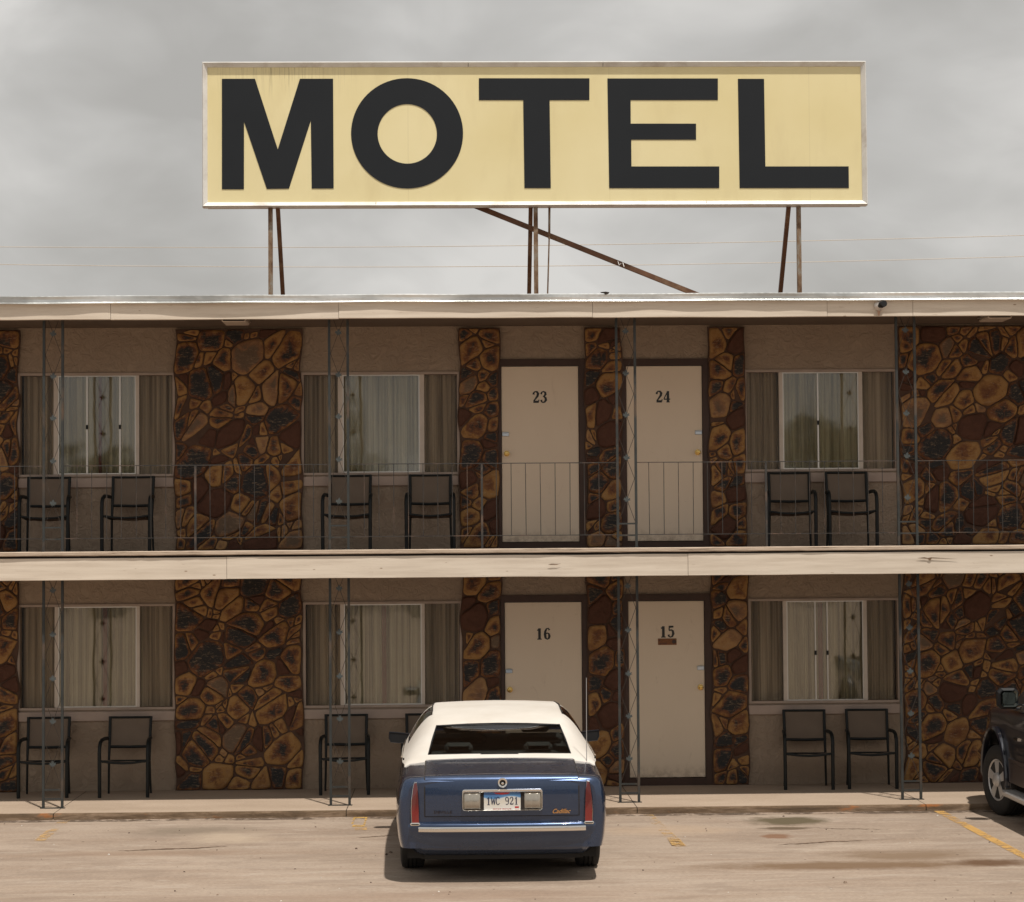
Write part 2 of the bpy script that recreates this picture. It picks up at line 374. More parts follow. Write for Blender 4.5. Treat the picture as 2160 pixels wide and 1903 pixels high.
import bmesh
def obj(name, mb, m, parent=None, sharp=35, sub=0, bevel=0, kind=None, fixn=True):
    me = bpy.data.meshes.new(name)
    off = Vector((0, 0, 0)); q = parent
    while q is not None: off += q.location; q = q.parent
    me.from_pydata([Vector(v) - off for v in mb.v], [], mb.f)
    me.polygons.foreach_set('use_smooth', mb.smooth)
    if mb.attr:
        a = me.color_attributes.new('stone', 'FLOAT_COLOR', 'POINT')
        a.data.foreach_set('color', sum([list(c) + [1.] for c in mb.attr], []))
    if fixn:
        b = bmesh.new(); b.from_mesh(me); bmesh.ops.recalc_face_normals(b, faces=b.faces); b.to_mesh(me); b.free()
    me.update()
    if any(mb.smooth) and not sub:
        me.set_sharp_from_angle(angle=R(sharp))
    me.materials.append(m)
    o = bpy.data.objects.new(name, me); COL.objects.link(o); o.parent = parent
    if sub:
        md = o.modifiers.new('sub', 'SUBSURF'); md.levels = sub; md.render_levels = sub
    if bevel:
        md = o.modifiers.new('bevel', 'BEVEL'); md.width = bevel; md.segments = 2; md.limit_method = 'ANGLE'
    if kind: o['kind'] = kind
    return o
def tag(o, label=None, cat=None, group=None, kind=None):
    for k, v in (('label', label), ('category', cat), ('group', group), ('kind', kind)):
        if v: o[k] = v
    return o
def empty(name, loc, label=None, cat=None, group=None):
    o = bpy.data.objects.new(name, None); COL.objects.link(o); o.location = loc; o.empty_display_size = .2
    return tag(o, label, cat, group)
def copy_tree(o, parent=None):
    c = o.copy(); COL.objects.link(c)
    c.parent = parent
    for ch in list(o.children): copy_tree(ch, c)
    return c
def text_mb(body, size, loc, depth=.001, width=1., shear=0., bold=0., facing=-1):
    """text standing in the xz plane, centred on loc, read from -y"""
    cu = bpy.data.curves.new('t', 'FONT'); cu.body = body; cu.size = size; cu.align_x = 'CENTER'; cu.align_y = 'CENTER'
    cu.shear = shear; cu.offset = bold; cu.extrude = depth
    to = bpy.data.objects.new('t', cu); COL.objects.link(to)
    dg = bpy.context.evaluated_depsgraph_get(); me = bpy.data.meshes.new_from_object(to.evaluated_get(dg))
    mb = MB(); mb.add([(loc[0] + v.co.x * width, loc[1] - v.co.z, loc[2] + v.co.y) for v in me.vertices], [tuple(p.vertices) for p in me.polygons])
    bpy.data.objects.remove(to); bpy.data.curves.remove(cu); bpy.data.meshes.remove(me)
    return mb
def interp(y, tab):
    if y <= tab[0][0]: return tab[0][1]
    for (a, p), (b, q) in zip(tab, tab[1:]):
        if y <= b: return p + (q - p) * (y - a) / (b - a)
    return tab[-1][1]
def sinterp(y, tab):
    """smooth (Catmull-Rom) version"""
    n = len(tab)
    if y <= tab[0][0]: return tab[0][1]
    if y >= tab[-1][0]: return tab[-1][1]
    for i in range(n - 1):
        if y <= tab[i + 1][0]:
            x0, p0 = tab[i]; x1, p1 = tab[i + 1]; h = x1 - x0; t = (y - x0) / h
            m0 = (p1 - tab[i - 1][1]) / (x1 - tab[i - 1][0]) if i else (p1 - p0) / h
            m1 = (tab[i + 2][1] - p0) / (tab[i + 2][0] - x0) if i < n - 2 else (p1 - p0) / h
            return (2*t**3 - 3*t*t + 1) * p0 + (t**3 - 2*t*t + t) * h * m0 + (-2*t**3 + 3*t*t) * p1 + (t**3 - t*t) * h * m1

# ---------------------------------------------------------------- ground
mb = MB(); mb.add([(-400, -300, 0), (400, -300, 0), (400, 600, 0), (-400, 600, 0)], [(0, 1, 2, 3)])
obj('parking_lot_ground', mb, lot_m, kind='structure')
rnd = random.Random(5)
# walkway: slabs with joints, rounded worn kerb edge
mb = MB(); kb = MB()
xs = [-11.5, -7.33, -4.19, -1.13, 1.93, 4.99, 8.05, 11.5]
for a, b in zip(xs, xs[1:]):
    n = 40; rows = []
    prof = [(23.60, FL1), (24.4, FL1), (25.2, FL1), (25.9, FL1)]
    mb.grid([[(a + .004 + (b - a - .008) * i / n, y, z) for y, z in prof] for i in range(n + 1)], False)
    kr = []
    for i in range(n + 1):
        x = a + .004 + (b - a - .008) * i / n
        w1 = mnoise.noise(Vector((x * 2.3, 0, 3))) * .012 + mnoise.noise(Vector((x * 9, 0, 3))) * .006
        kr.append([(x, 23.60, FL1 + .001), (x, 23.572 + w1, FL1 + .001), (x, 23.560 + w1, FL1 - .008 + w1 * .3), (x, 23.555 + w1 * .5, FL1 - .03), (x, 23.55, -.01)])
    kb.grid(kr, True)
obj('walkway', mb, walk_m, kind='structure', fixn=False)
obj('kerb', kb, kerb_m, kind='structure', sharp=60, fixn=False)
mb = MB(); mb.box(-11.5, 11.5, 23.64, 25.75, -.01, FL1 - .004); obj('walkway_base', mb, dark_gap, kind='structure')

def strip(name, pts, w, m, label, z=.004):
    mb = MB(); n = 30
    (xa, ya), (xb, yb) = pts
    d = Vector((xb - xa, yb - ya)).normalized(); nx, ny = -d.y * w / 2, d.x * w / 2
    rows = []
    for i in range(n + 1):
        t = i / n; x = xa + (xb - xa) * t; y = ya + (yb - ya) * t
        rows.append([(x - nx, y - ny, z), (x + nx, y + ny, z)])
    mb.grid(rows, False)
    return tag(obj(name, mb, m), None, None, None, 'structure')
strip('parking_line', [(5.115, 23.52), (5.19, 14.5)], .105, yellow_m, '')
strip('parking_line', [(2.03, 23.50), (2.13, 21.0)], .11, faded_m, '')
strip('parking_line', [(-.975, 23.50), (-.93, 22.45)], .12, faded_m, '')
strip('parking_line', [(-4.06, 23.50), (-4.03, 21.9)], .11, faded_m, '')
mb = MB(); mb.box(-1.05, -.905, 23.42, 23.5, .002, .0045); mb.box(-1.05, -1.03, 22.95, 23.42, .002, .0045); mb.box(-.925, -.905, 22.75, 23.42, .002, .0045); mb.box(-1.03, -.925, 22.72, 22.86, .002, .0045)
obj('painted_bay_mark', mb, marking('bay_mark_paint', (.55, .34, .10), .46), kind='structure')
mb = MB(); mb.box(2.05, 2.17, 21.05, 21.5, .0075, .009); obj('painted_bay_patch', mb, marking('bay_patch_paint', (.46, .29, .11), .555), kind='structure')
mb = MB(); mb.grid([[(-11.5 + 23 * i / 60, 23.36, .0022), (-11.5 + 23 * i / 60, 23.552, .0022)] for i in range(61)], False)
gd = marking('gutter_dirt', (.10, .068, .045), .50); obj('gutter_dirt', mb, gd, kind='structure')
rp = random.Random(77); mb = MB()
for _ in range(230):
    x, y = rp.uniform(-7, 8), rp.uniform(15.5, 23.5); q = rp.uniform(.004, .012) * (1.6 if rp.random() < .08 else 1)
    vs = [(x + q * rp.uniform(.7, 1.2) * math.cos(k * PI / 3), y + q * rp.uniform(.7, 1.2) * math.sin(k * PI / 3), .001) for k in range(6)]
    top = [(x + (a - x) * .6, y + (b - y) * .6, q * rp.uniform(.5, 1.)) for a, b, c_ in vs]
    mb.add(vs + top, [(6, 7, 8, 9, 10, 11)] + [(k, (k + 1) % 6, 6 + (k + 1) % 6, 6 + k) for k in range(6)])
peb = mat('grit', (.2, .15, .1), .9); gg = G(peb); gg.color(gg.ramp(gg.noise(None, 1.7, 1), [(.42, (.09, .06, .045)), (.55, (.25, .18, .13)), (.62, (.62, .58, .52))]))
tag(obj('loose_grit', mb, peb), 'small scattered bits of grit and litter on the parking lot', 'grit', None, 'stuff')
# cracks: thin ragged dark sheets
def crack(x0, y0, x1, y1, w, seed):
    r = random.Random(seed); mb = MB(); n = 34; rows = []; off = 0
    for i in range(n + 1):
        t = i / n; off += r.uniform(-.02, .02); ww = w * (math.sin(PI * t) ** .6 + .05) * r.uniform(.35, 1.2)
        x = x0 + (x1 - x0) * t; y = y0 + (y1 - y0) * t + off
        rows.append([(x, y - ww / 2, .003), (x, y + ww / 2, .003)])
    mb.grid(rows, False)
    obj('pavement_crack', mb, crack_m, kind='structure')
crack_m = worn('crack_dirt', (.12, .07, .04), .3, 20, .95, 0)
crack(-3.16, 21.15, -2.15, 21.2, .055, 3); crack(3.05, 21.08, 3.95, 21.22, .05, 4); crack(3.5, 22.3, 4.3, 22.2, .02, 8)
crack(-.95, 21.9, -.45, 22.05, .035, 6)

# ---------------------------------------------------------------- building
bld = empty('motel_building', (0, W, 0), 'two-storey motel block with brown rock panels, beige stucco, cream doors and a railed balcony', 'building')
# outer walls with openings; windows (x0, x1, z0, z1), doors
WIN = {  # outer x0,x1 ; mullions ; z0,z1
 ('u', 0): (-4.972, -3.193, 3.668, 4.838), ('u', 1): (-1.718, .080, 3.668, 4.832), ('u', 2): (3.404, 5.160, 3.676, 4.836),
 ('l', 0): (-4.970, -3.193, .998, 2.182), ('l', 1): (-1.706, .094, .998, 2.186), ('l', 2): (3.422, 5.155, 1.002, 2.184)}
DOOR = {23: (.578, 1.469, 2.872, 4.900), 24: (2.023, 2.902, 2.872, 4.897), 16: (.598, 1.484, .155, 2.176), 15: (2.023, 2.898, .155, 2.178)}
XL, XR = -11.0, 11.0
holes = [(a, b, c, d) for a, b, c, d in WIN.values()] + [(a - .03, b + .03, FL1 if c < 1 else FL2, d + .08) for a, b, c, d in DOOR.values()]
xb = sorted({XL, XR} | {h[0] for h in holes} | {h[1] for h in holes}); zb = sorted({0., 5.5} | {h[2] for h in holes} | {h[3] for h in holes})
mb = MB()
def inhole(x, z): return any(a < x < b and c < z < d for a, b, c, d in holes)
for x0, x1 in zip(xb, xb[1:]):
    for z0, z1 in zip(zb, zb[1:]):
        if not inhole((x0 + x1) / 2, (z0 + z1) / 2): mb.add([(x0, W, z0), (x1, W, z0), (x1, W, z1), (x0, W, z1)], [(0, 1, 2, 3)])
for a, b, c, d in holes:
    y1 = W + .2
    mb.add([(a, W, c), (b, W, c), (b, W, d), (a, W, d), (a, y1, c), (b, y1, c), (b, y1, d), (a, y1, d)], [(0, 1, 5, 4), (1, 2, 6, 5), (2, 3, 7, 6), (3, 0, 4, 7)])
mb.box(XL, XL + .2, W + .01, W + 8, 0, 5.5); mb.box(XR - .2, XR, W + .01, W + 8, 0, 5.5); mb.box(XL, XR, W + 8, W + 8.2, 0, 5.5)
obj('wall', mb, stucco, bld, fixn=False)
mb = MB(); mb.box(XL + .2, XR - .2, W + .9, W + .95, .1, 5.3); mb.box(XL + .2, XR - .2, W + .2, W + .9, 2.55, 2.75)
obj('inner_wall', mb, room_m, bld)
# roof: deck, soffit, fascia boards, flashing
mb = MB(); mb.box(XL - .3, XR + .3, F + .06, W + 8.5, 5.37, 5.45); obj('roof', mb, soffit_m, bld)
rnd = random.Random(11)
def boards(name, joints, z0, z1, y, th, seed):
    r = random.Random(seed); mb = MB()
    for a, b in zip(joints, joints[1:]):
        n = max(4, int((b - a) / .12)); dy = r.uniform(-.004, .004); dz = r.uniform(-.003, .003); rows = []
        for i in range(n + 1):
            x = a + .002 + (b - a - .004) * i / n
            q = mnoise.noise(Vector((x * .7, seed, 0))) * .012 + mnoise.noise(Vector((x * 3, seed, 4))) * .003
            yy = y + q + dy; zq = mnoise.noise(Vector((x * 1.1, 9, seed))) * .006 + dz
            rows.append([(x, y + th, z1 + zq), (x, yy + .004, z1 + zq), (x, yy, z1 - .004 + zq), (x, yy, (z0 + z1) / 2), (x, yy, z0 + .004 + zq), (x, yy + .004, z0 + zq), (x, y + th, z0 + zq)])
        mb.grid(rows, False)
        m = len(rows[0]); o = len(mb.v) - (n + 1) * m
        mb.f += [[o + k for k in range(m - 1, -1, -1)], [o + n * m + k for k in range(m)]]; mb.smooth += [False, False]
    return obj(name, mb, fascia_m, bld, fixn=True)
boards('roof_fascia', [-11.3, -7.1, -3.63, -1.20, 1.52, 4.05, 4.98, 8.7, 11.3], 5.274, 5.46, F, .05, 3)
boards('balcony_fascia', [-11.3, -7.2, -2.40, 2.52, 7.3, 11.3], 2.50, 2.734, F, .05, 7)
# small lifted corner board seen right of the security camera
mb = MB(); rows = []
n = 260
fsx = [XL - .3 + (XR - XL + .6) * i / n for i in range(n + 1)]
for x in fsx:
    d = .022 + mnoise.noise(Vector((x * .55, 2, 1))) * .020 + mnoise.noise(Vector((x * 2.1, 7, 1))) * .006
    dz = mnoise.noise(Vector((x * .8, 5, 5))) * .008
    y = F - .012 - d
    rows.append([(x, F + .4, 5.532), (x, y + .016, 5.530 + dz), (x, y + .006, 5.522 + dz), (x, y + .008 - mnoise.noise(Vector((x * 1.3, 8, 2))) * .004, 5.492 + dz), (x, y + .008, 5.462 + dz), (x, y - .004, 5.455 + dz), (x, y - .012, 5.448 + dz), (x, y - .010, 5.441 + dz), (x, y + .004, 5.440 + dz), (x, F + .03, 5.448 + dz)])
mb.grid(rows, False)
obj('roof_flashing', mb, flash_m, bld, fixn=True)
def sliver(name, pts, y, m):
    mb = MB(); mb.prism(pts, y - .002, y); return obj(name, mb, m, bld)
split_m = worn('split_wood', (.16, .10, .06), .3, 20, .9, 0)
sliver('wood_split', [(4.98, 2.668), (5.06, 2.676), (5.10, 2.668), (5.13, 2.675), (5.42, 2.655), (5.14, 2.664), (5.12, 2.640), (5.09, 2.660)], F - .0165, split_m)
sliver('wood_split', [(1.02, 2.630), (1.06, 2.637), (1.13, 2.634), (1.16, 2.640), (1.12, 2.626), (1.05, 2.624)], F - .0165, split_m)
sliver('rust_stain', [(4.585, 5.345), (4.625, 5.345), (4.620, 5.31), (4.612, 5.278), (4.598, 5.278), (4.592, 5.315)], F - .0165, worn('rust_stain', (.42, .26, .18), .2, 20, .8, 0))
sliver('torn_flashing', [(1.60, 5.540), (1.66, 5.545), (1.70, 5.538), (1.69, 5.520), (1.655, 5.512), (1.64, 5.526), (1.61, 5.530)], F - .062, dark_gap)
# balcony floor, nosing board and strip of painted shade in the gap
mb = MB(); mb.box(XL, XR, F + .06, W - .002, 2.60, FL2); obj('balcony_floor', mb, worn('balcony_floor_paint', (.16, .09, .06), .2, 2, .8, .2), bld)
mb = MB(); mb.box(XL, XR, F + .06, W - .003, 2.575, 2.597); obj('balcony_ceiling', mb, soffit_m, bld)
mb = MB(); rows = []
for i in range(261):
    x = XL + (XR - XL) * i / 260
    q = mnoise.noise(Vector((x * 3, 1, 1))) * .004 + mnoise.noise(Vector((x * 12, 1, 1))) * .003
    j = -.5 if False else 0
    rows.append([(x, F + .10, FL2 + .012), (x, F - .012, FL2 + .012 + q), (x, F - .022 + q, FL2 + .004), (x, F - .022 + q, FL2 - .026), (x, F - .016, FL2 - .035 + q), (x, F + .05, FL2 - .035)])
mb.grid(rows, False); obj('balcony_edge', mb, nose_m, bld)
mb = MB(); mb.box(XL, XR, F + .030, F + .058, 2.66, 2.7545); obj('painted_gap_shade', mb, dark_gap, bld)  # near-black strip paints the shade in the slot under the nosing

# ---- stone panels
def clip(poly, nx, ny, d):
    out = []; n = len(poly)
    for i in range(n):
        a, b = poly[i], poly[(i + 1) % n]; da = a[0] * nx + a[1] * ny - d; db = b[0] * nx + b[1] * ny - d
        if da <= 0: out.append(a)
        if da * db < 0:
            t = da / (da - db); out.append((a[0] + (b[0] - a[0]) * t, a[1] + (b[1] - a[1]) * t))
    return out
def area(p): return .5 * sum(p[i][0] * p[(i + 1) % len(p)][1] - p[(i + 1) % len(p)][0] * p[i][1] for i in range(len(p)))
def stone_panel(x0, x1, z0, z1, seed, rmin, rmax):
    psplit = .70 if x1 - x0 > .8 else .22
    r = random.Random(seed); w, h = x1 - x0, z1 - z0
    seeds = []
    radii = []
    A = 0
    while A < w * h * 1.02:
        q = rmin + (rmax - rmin) * (r.random() ** 1.7); radii.append(q); A += PI * q * q * .93
    radii.sort(reverse=True)
    th = r.uniform(.5, 1.0); st = 1.16; ct, sn = math.cos(th), math.sin(th)
    def fwd(p): u, v_ = p[0] * ct + p[1] * sn, -p[0] * sn + p[1] * ct; return (u / st, v_ * st)
    def inv(p): u, v_ = p[0] * st, p[1] / st; return (u * ct - v_ * sn, u * sn + v_ * ct)
    for q in radii:
        for k in (.95, .86, .77, .70):
            ok = False
            for _ in range(70):
                p = (r.uniform(q * .35, max(w - q * .35, q * .36)), r.uniform(q * .35, h - q * .35)); f = fwd(p)
                if all((f[0] - a) ** 2 + (f[1] - b) ** 2 > ((q + c) * k) ** 2 for a, b, c in seeds): ok = True; break
            if ok: seeds.append((f[0], f[1], q)); break
    gap = .0065
    base = MB(); st_ = MB(); st_.attr = []
    sd = seed * 7.3
    def edge(x, z):
        """uneven outline of the panel and overall waviness of the stones"""
        t = (x / w) * 2 - 1
        dx = (mnoise.noise(Vector((z * 3.1, sd, 1))) * .040) * max(0, t) + (mnoise.noise(Vector((z * 3.1, sd, 9))) * .040) * max(0, -t)
        dx += mnoise.noise(Vector((x * 4, z * 4, sd))) * .022 * (1 - t * t); dz = mnoise.noise(Vector((x * 4, z * 4, sd + 5))) * .022
        k = min(1, z / .1, (h - z) / .1)
        return x + dx + x0, z + max(0, k) * dz + z0
    cells = []
    for i, (ax, ay, ar) in enumerate(seeds):
        poly = [fwd(p) for p in ((0, 0), (w, 0), (w, h), (0, h))]
        if area(poly) < 0: poly = poly[::-1]
        for j, (bx, by, br) in enumerate(seeds):
            if i == j: continue
            dx, dy = bx - ax, by - ay; L = math.hypot(dx, dy)
            if L > 1.3: continue
            d = (bx * bx + by * by - ax * ax - ay * ay + ar * ar - br * br) / 2 / L - gap * r.uniform(.6, 1.5)
            poly = clip(poly, dx / L, dy / L, d)
            if len(poly) < 3: break
        if len(poly) < 3: continue
        poly = [inv(p) for p in poly]
        for nx, ny, d in ((-1, 0, -.010), (1, 0, w - .010), (0, -1, -.008), (0, 1, h - .008)): poly = clip(poly, nx, ny, d) if len(poly) > 2 else poly
        if len(poly) < 3: continue
        # many stones come as neighbours split along a slanting joint
        todo = [(poly, 0)]
        while todo:
            p_, dep = todo.pop(); A_ = abs(area(p_))
            if len(p_) > 2 and dep < 2 and A_ > .008 and r.random() < (psplit if dep == 0 else .25):
                mx_ = sum(q[0] for q in p_) / len(p_) + r.uniform(-.25, .25) * math.sqrt(A_); my_ = sum(q[1] for q in p_) / len(p_) + r.uniform(-.25, .25) * math.sqrt(A_)
                an = r.uniform(0, PI); nx, ny = math.cos(an), math.sin(an); d = mx_ * nx + my_ * ny
                todo += [(clip(p_, nx, ny, d - gap), dep + 1), (clip(p_, -nx, -ny, -d - gap), dep + 1)]
            else: cells.append(p_)
    for i, poly in enumerate(cells):
        if len(poly) < 3 or abs(area(poly)) < .0016: continue
        per_ = sum(math.dist(poly[k], poly[(k + 1) % len(poly)]) for k in range(len(poly)))
        if abs(area(poly)) / per_ ** 2 < .030: continue
        # chop a random corner now and then for variety
        cx = sum(p[0] for p in poly) / len(poly); cy = sum(p[1] for p in poly) / len(poly)
        # round corners
        for _ in range(2):
            q = []
            for k in range(len(poly)):
                a, b = poly[k], poly[(k + 1) % len(poly)]; s = (.11, .25)[_]
                q += [(a[0] + (b[0] - a[0]) * s, a[1] + (b[1] - a[1]) * s), (a[0] + (b[0] - a[0]) * (1 - s), a[1] + (b[1] - a[1]) * (1 - s))]
            poly = q
        # resample evenly
        per = [math.dist(poly[k], poly[(k + 1) % len(poly)]) for k in range(len(poly))]; tot = sum(per); m = max(12, min(34, int(tot / .028)))
        pts = []; k = 0; acc = 0
        for q in range(m):
            t = tot * q / m
            while acc + per[k] < t: acc += per[k]; k += 1
            u = (t - acc) / max(per[k], 1e-6); a, b = poly[k], poly[(k + 1) % len(poly)]
            pts.append((a[0] + (b[0] - a[0]) * u, a[1] + (b[1] - a[1]) * u))
        size = math.sqrt(abs(area(poly)))
        ox, oy = r.uniform(-.17, .17) * size, r.uniform(-.17, .17) * size
        hh = r.uniform(.024, .045) * min(1, .5 + size * 2.2); r1, r2 = r.random(), r.random()
        small = size < .11
        if small: r1 *= .3
        rings = [(1.0, 0, 0.), (.985, .55, 0.), (.92, .88, .12), (.78, 1., .34), (.56, 1.02, .58), (.3, 1., .82)]
        o = len(st_.v); vs = []; tx, tz = r.uniform(-.06, .06), r.uniform(-.06, .06)
        for ri, (fk, hk, ek) in enumerate(rings):
            for (px, pz) in pts:
                k = 1 - fk
                qx = cx + (px - cx) * fk + ox * k; qz = cy + (pz - cy) * fk + oy * k
                jn = mnoise.noise(Vector((qx * 16, qz * 16, seed)))
                if fk > .9: jx = mnoise.noise(Vector((px * 28, pz * 28, seed + 3))) * .006; jz = mnoise.noise(Vector((px * 28, pz * 28, seed + 8))) * .006
                else: jx = jz = 0
                wx, wz = edge(qx + jx, qz + jz)
                y = W - .045 - hh * hk - (jn * .008 + (qx - cx) * tx + (qz - cy) * tz) * (hk > .5)
                vs.append((wx, y, wz)); st_.attr.append((ek, r1, r2))
        wx, wz = edge(cx + ox, cy + oy); vs.append((wx, W - .045 - hh, wz)); st_.attr.append((1., r1, r2))
        fs = []
        for ri in range(len(rings) - 1):
            for k in range(m):
                j = (k + 1) % m; fs.append((ri * m + k, ri * m + j, (ri + 1) * m + j, (ri + 1) * m + k))
        L_ = (len(rings) - 1) * m
        fs += [(L_ + k, L_ + (k + 1) % m, len(vs) - 1) for k in range(m)]
        st_.add(vs, fs, True)
    # mortar bed with the same uneven outline
    n = max(8, int(h / .06)); rows = []
    for i in range(n + 1):
        z = h * i / n; row = []
        for x in (0, w * .25, w * .5, w * .75, w): row.append((x, z))
        l = edge(0, z); q = edge(w, z)
        rows.append([(l[0], W + .01, l[1]), (l[0], W - .05, l[1])] + [(edge(x, z)[0], W - .052, edge(x, z)[1]) for x in (w * .25, w * .5, w * .75)] + [(q[0], W - .05, q[1]), (q[0], W + .01, q[1])])
    base.grid(rows, False)
    o = len(base.v)
    top = rows[-1]; base.add([(p[0], p[1], p[2]) for p in top], [tuple(range(len(top)))])
    so = obj('stone_panel', base, mortar_m, bld)
    obj('stones', st_, stone_m, so, sharp=60)
pan = [(-3.178, -1.722, .115, .215), (.093, .548, .12, .17), (1.542, 1.965, .12, .17), (2.978, 3.402, .11, .155)]
sid = 20
for lo, hi in ((FL1, 2.57), (FL2 + .01, 5.345)):
    stone_panel(-6.5, -4.962, lo, hi, sid, .08, .19); sid += 1
    for a, b, q0, q1 in pan: stone_panel(a, b, lo, hi, sid, q0 * .75, q1); sid += 1
    stone_panel(5.198, 7.2, lo, hi, sid, .08, .20); sid += 1

# ---- windows
def fold_curtain(x0, x1, z0, z1, y, seed, m, name, par, amp=.034):
    mb = MB(); n = max(14, int((x1 - x0) / .008)); rows = []
    ph = seed * 3.7
    def off(x, z):
        k = 1 + .15 * mnoise.noise(Vector((x * 3, z * .8, seed)))
        a = mnoise.noise(Vector((x * 2.2, seed, 0))) * 9 + x * 68
        return (math.sin(a + ph) * .7 + math.sin(a * .47 + ph * 2) * .6) * amp * k
    for i in range(n + 1):
        x = x0 + (x1 - x0) * i / n
        rows.append([(x + off(x + .3, z) * .25, y + off(x, z), z) for z in [z0 + (z1 - z0) * q / 6 for q in range(7)]])
    mb.grid(rows, True); return obj(name, mb, m, par, sharp=80)
wdata = {('u', 0): ((-4.575, -4.527), (-3.634, -3.596), [(-4.202, -4.183), (-3.826, -3.806)], (-4.072, -4.046)),
         ('u', 1): ((-1.310, -1.257), (-.367, -.315), [], None),
         ('u', 2): ((3.800, 3.843), (4.730, 4.773), [(4.245, 4.262)], None),
         ('l', 0): ((-4.560, -4.522), (-3.623, -3.589), [], (-4.020, -3.982)),
         ('l', 1): ((-1.293, -1.252), (-.357, -.323), [], (-.814, -.771)),
         ('l', 2): ((3.815, 3.857), (4.750, 4.790), [(4.183, 4.197), (4.323, 4.337)], (4.240, 4.288))}
wlab = {('u', 0): 'upstairs window with curtains parted beside number 21', ('u', 1): '', ('u', 2): ''}
for (fl, k), (x0, x1, z0, z1) in WIN.items():
    ml, mr, stiles, red = wdata[(fl, k)]
    fr = MB(); t = .016
    yy0, yy1 = W - .022, W + .10
    fr.box(x0 - .012, x0 + t, yy0, yy1, z0 - .01, z1 + .012); fr.box(x1 - t, x1 + .012, yy0, yy1, z0 - .01, z1 + .012)
    fr.box(x0 + t, x1 - t, yy0 + .002, yy1, z1 - t, z1 + .012); fr.box(x0 + t, x1 - t, yy0 + .002, yy1, z0 - .01, z0 + t)
    wo = obj('window', fr, trim_m, bld)
    for a, b in (ml, mr):
        m2 = MB(); m2.box(a, b, W + .012, W + .075, z0 + t, z1 - t); obj('mullion', m2, mull_m, wo)
    sa = MB(); a, b = ml[1], mr[0]; s = .013; ya, yb = W + .020, W + .055
    zz0, zz1 = z0 + t, z1 - t
    sa.box(a, a + s, ya, yb, zz0, zz1); sa.box(b - s, b, ya, yb, zz0, zz1); sa.box(a + s, b - s, ya, yb, zz1 - s, zz1); sa.box(a + s, b - s, ya, yb, zz0, zz0 + s)
    for p, q in stiles: sa.box(p, q, ya - .006, yb, zz0 + s, zz1 - s)
    obj('sash', sa, alu_m, wo)
    if stiles:
        for p, q in stiles:
            la = MB(); la.bbox((p + q) / 2 - .012, (p + q) / 2 + .012, ya - .016, ya - .006, (z0 + z1) / 2 - .05, (z0 + z1) / 2 + .0, .003)
            obj('latch', la, blackpl_m, wo)
    gp = MB(); gp.box(a + s, b - s, W + .036, W + .040, zz0 + s, zz1 - s); obj('pane', gp, glass_m, wo)
    for a_, b_ in ((x0 + t, ml[0]), (mr[1], x1 - t)): obj('screen', MB().box(a_, b_, W + .022, W + .025, zz0, zz1), screen_m, wo)
    sd = k + (5 if fl == 'u' else 0)
    cc = (z0 + .01, z1 - .01, W + .17)
    fold_curtain(x0 + .02, ml[0] + .01, cc[0], cc[1], cc[2], sd, curt_m, 'curtain', wo)
    fold_curtain(mr[1] - .01, x1 - .02, cc[0], cc[1], cc[2], sd + 2, curt_m, 'curtain', wo)
    if red:
        fold_curtain(ml[1] - .01, red[0] + .005, cc[0], cc[1], cc[2] - .005, sd + 3, curt_m, 'curtain', wo)
        fold_curtain(red[1] - .005, mr[0] + .01, cc[0], cc[1], cc[2] - .005, sd + 4, curt_m, 'curtain', wo)
        fold_curtain(red[0] - .004, red[1] + .004, cc[0], cc[1], cc[2] - .05, sd + 5, red_m, 'curtain_lining', wo, .004)
    else:
        fold_curtain(ml[1] - .01, mr[0] + .01, cc[0], cc[1], cc[2] - .005, sd + 3, curt_m, 'curtain', wo)
    si = MB(); si.bbox(x0 - .02, x1 + .02, W - .034, W + .01, z0 - .137, z0 - .028, .006); obj('window_sill', si, sill_m, wo)

# ---- doors
DIG = {  # strokes in a 0..1 x 0..1.7 box : lists of (x, z, width)
 '1': [[(.50, 0, .30), (.50, 1.62, .30)], [(.18, .05, .12), (.82, .05, .12)], [(.50, 1.55, .16), (.16, 1.30, .12)]],
 '2': [[(.14, 1.20, .26), (.16, 1.42, .20), (.34, 1.62, .14), (.62, 1.60, .22), (.80, 1.34, .30), (.72, 1.0, .26), (.42, .58, .18), (.16, .22, .16)], [(.10, .14, .26), (.88, .14, .26)], [(.86, .12, .12), (.92, .46, .10)]],
 '3': [[(.14, 1.24, .24), (.20, 1.50, .16), (.45, 1.64, .14), (.72, 1.50, .24), (.76, 1.22, .28), (.60, .98, .18), (.38, .90, .12)], [(.50, .92, .14), (.76, .72, .26), (.82, .40, .30), (.64, .12, .20), (.38, .03, .14), (.18, .16, .18), (.14, .42, .26)]],
 '4': [[(.66, 0, .30), (.66, 1.64, .28)], [(.62, 1.62, .10), (.34, 1.05, .12), (.06, .50, .10)], [(.04, .46, .14), (.98, .46, .14)], [(.42, .04, .10), (.92, .04, .10)]],
 '5': [[(.24, 1.62, .14), (.22, .98, .12)], [(.20, 1.52, .24), (.86, 1.56, .20)], [(.24, .96, .12), (.50, 1.10, .16), (.76, .92, .26), (.82, .52, .30), (.66, .14, .20), (.38, .03, .14), (.18, .16, .18), (.14, .40, .26)]],
 '6': [[(.82, 1.34, .22), (.66, 1.60, .14), (.40, 1.54, .18), (.22, 1.16, .26), (.18, .70, .30), (.26, .22, .26), (.50, .03, .14), (.74, .20, .24), (.82, .50, .28), (.72, .82, .20), (.50, .94, .12), (.30, .80, .14)]]}
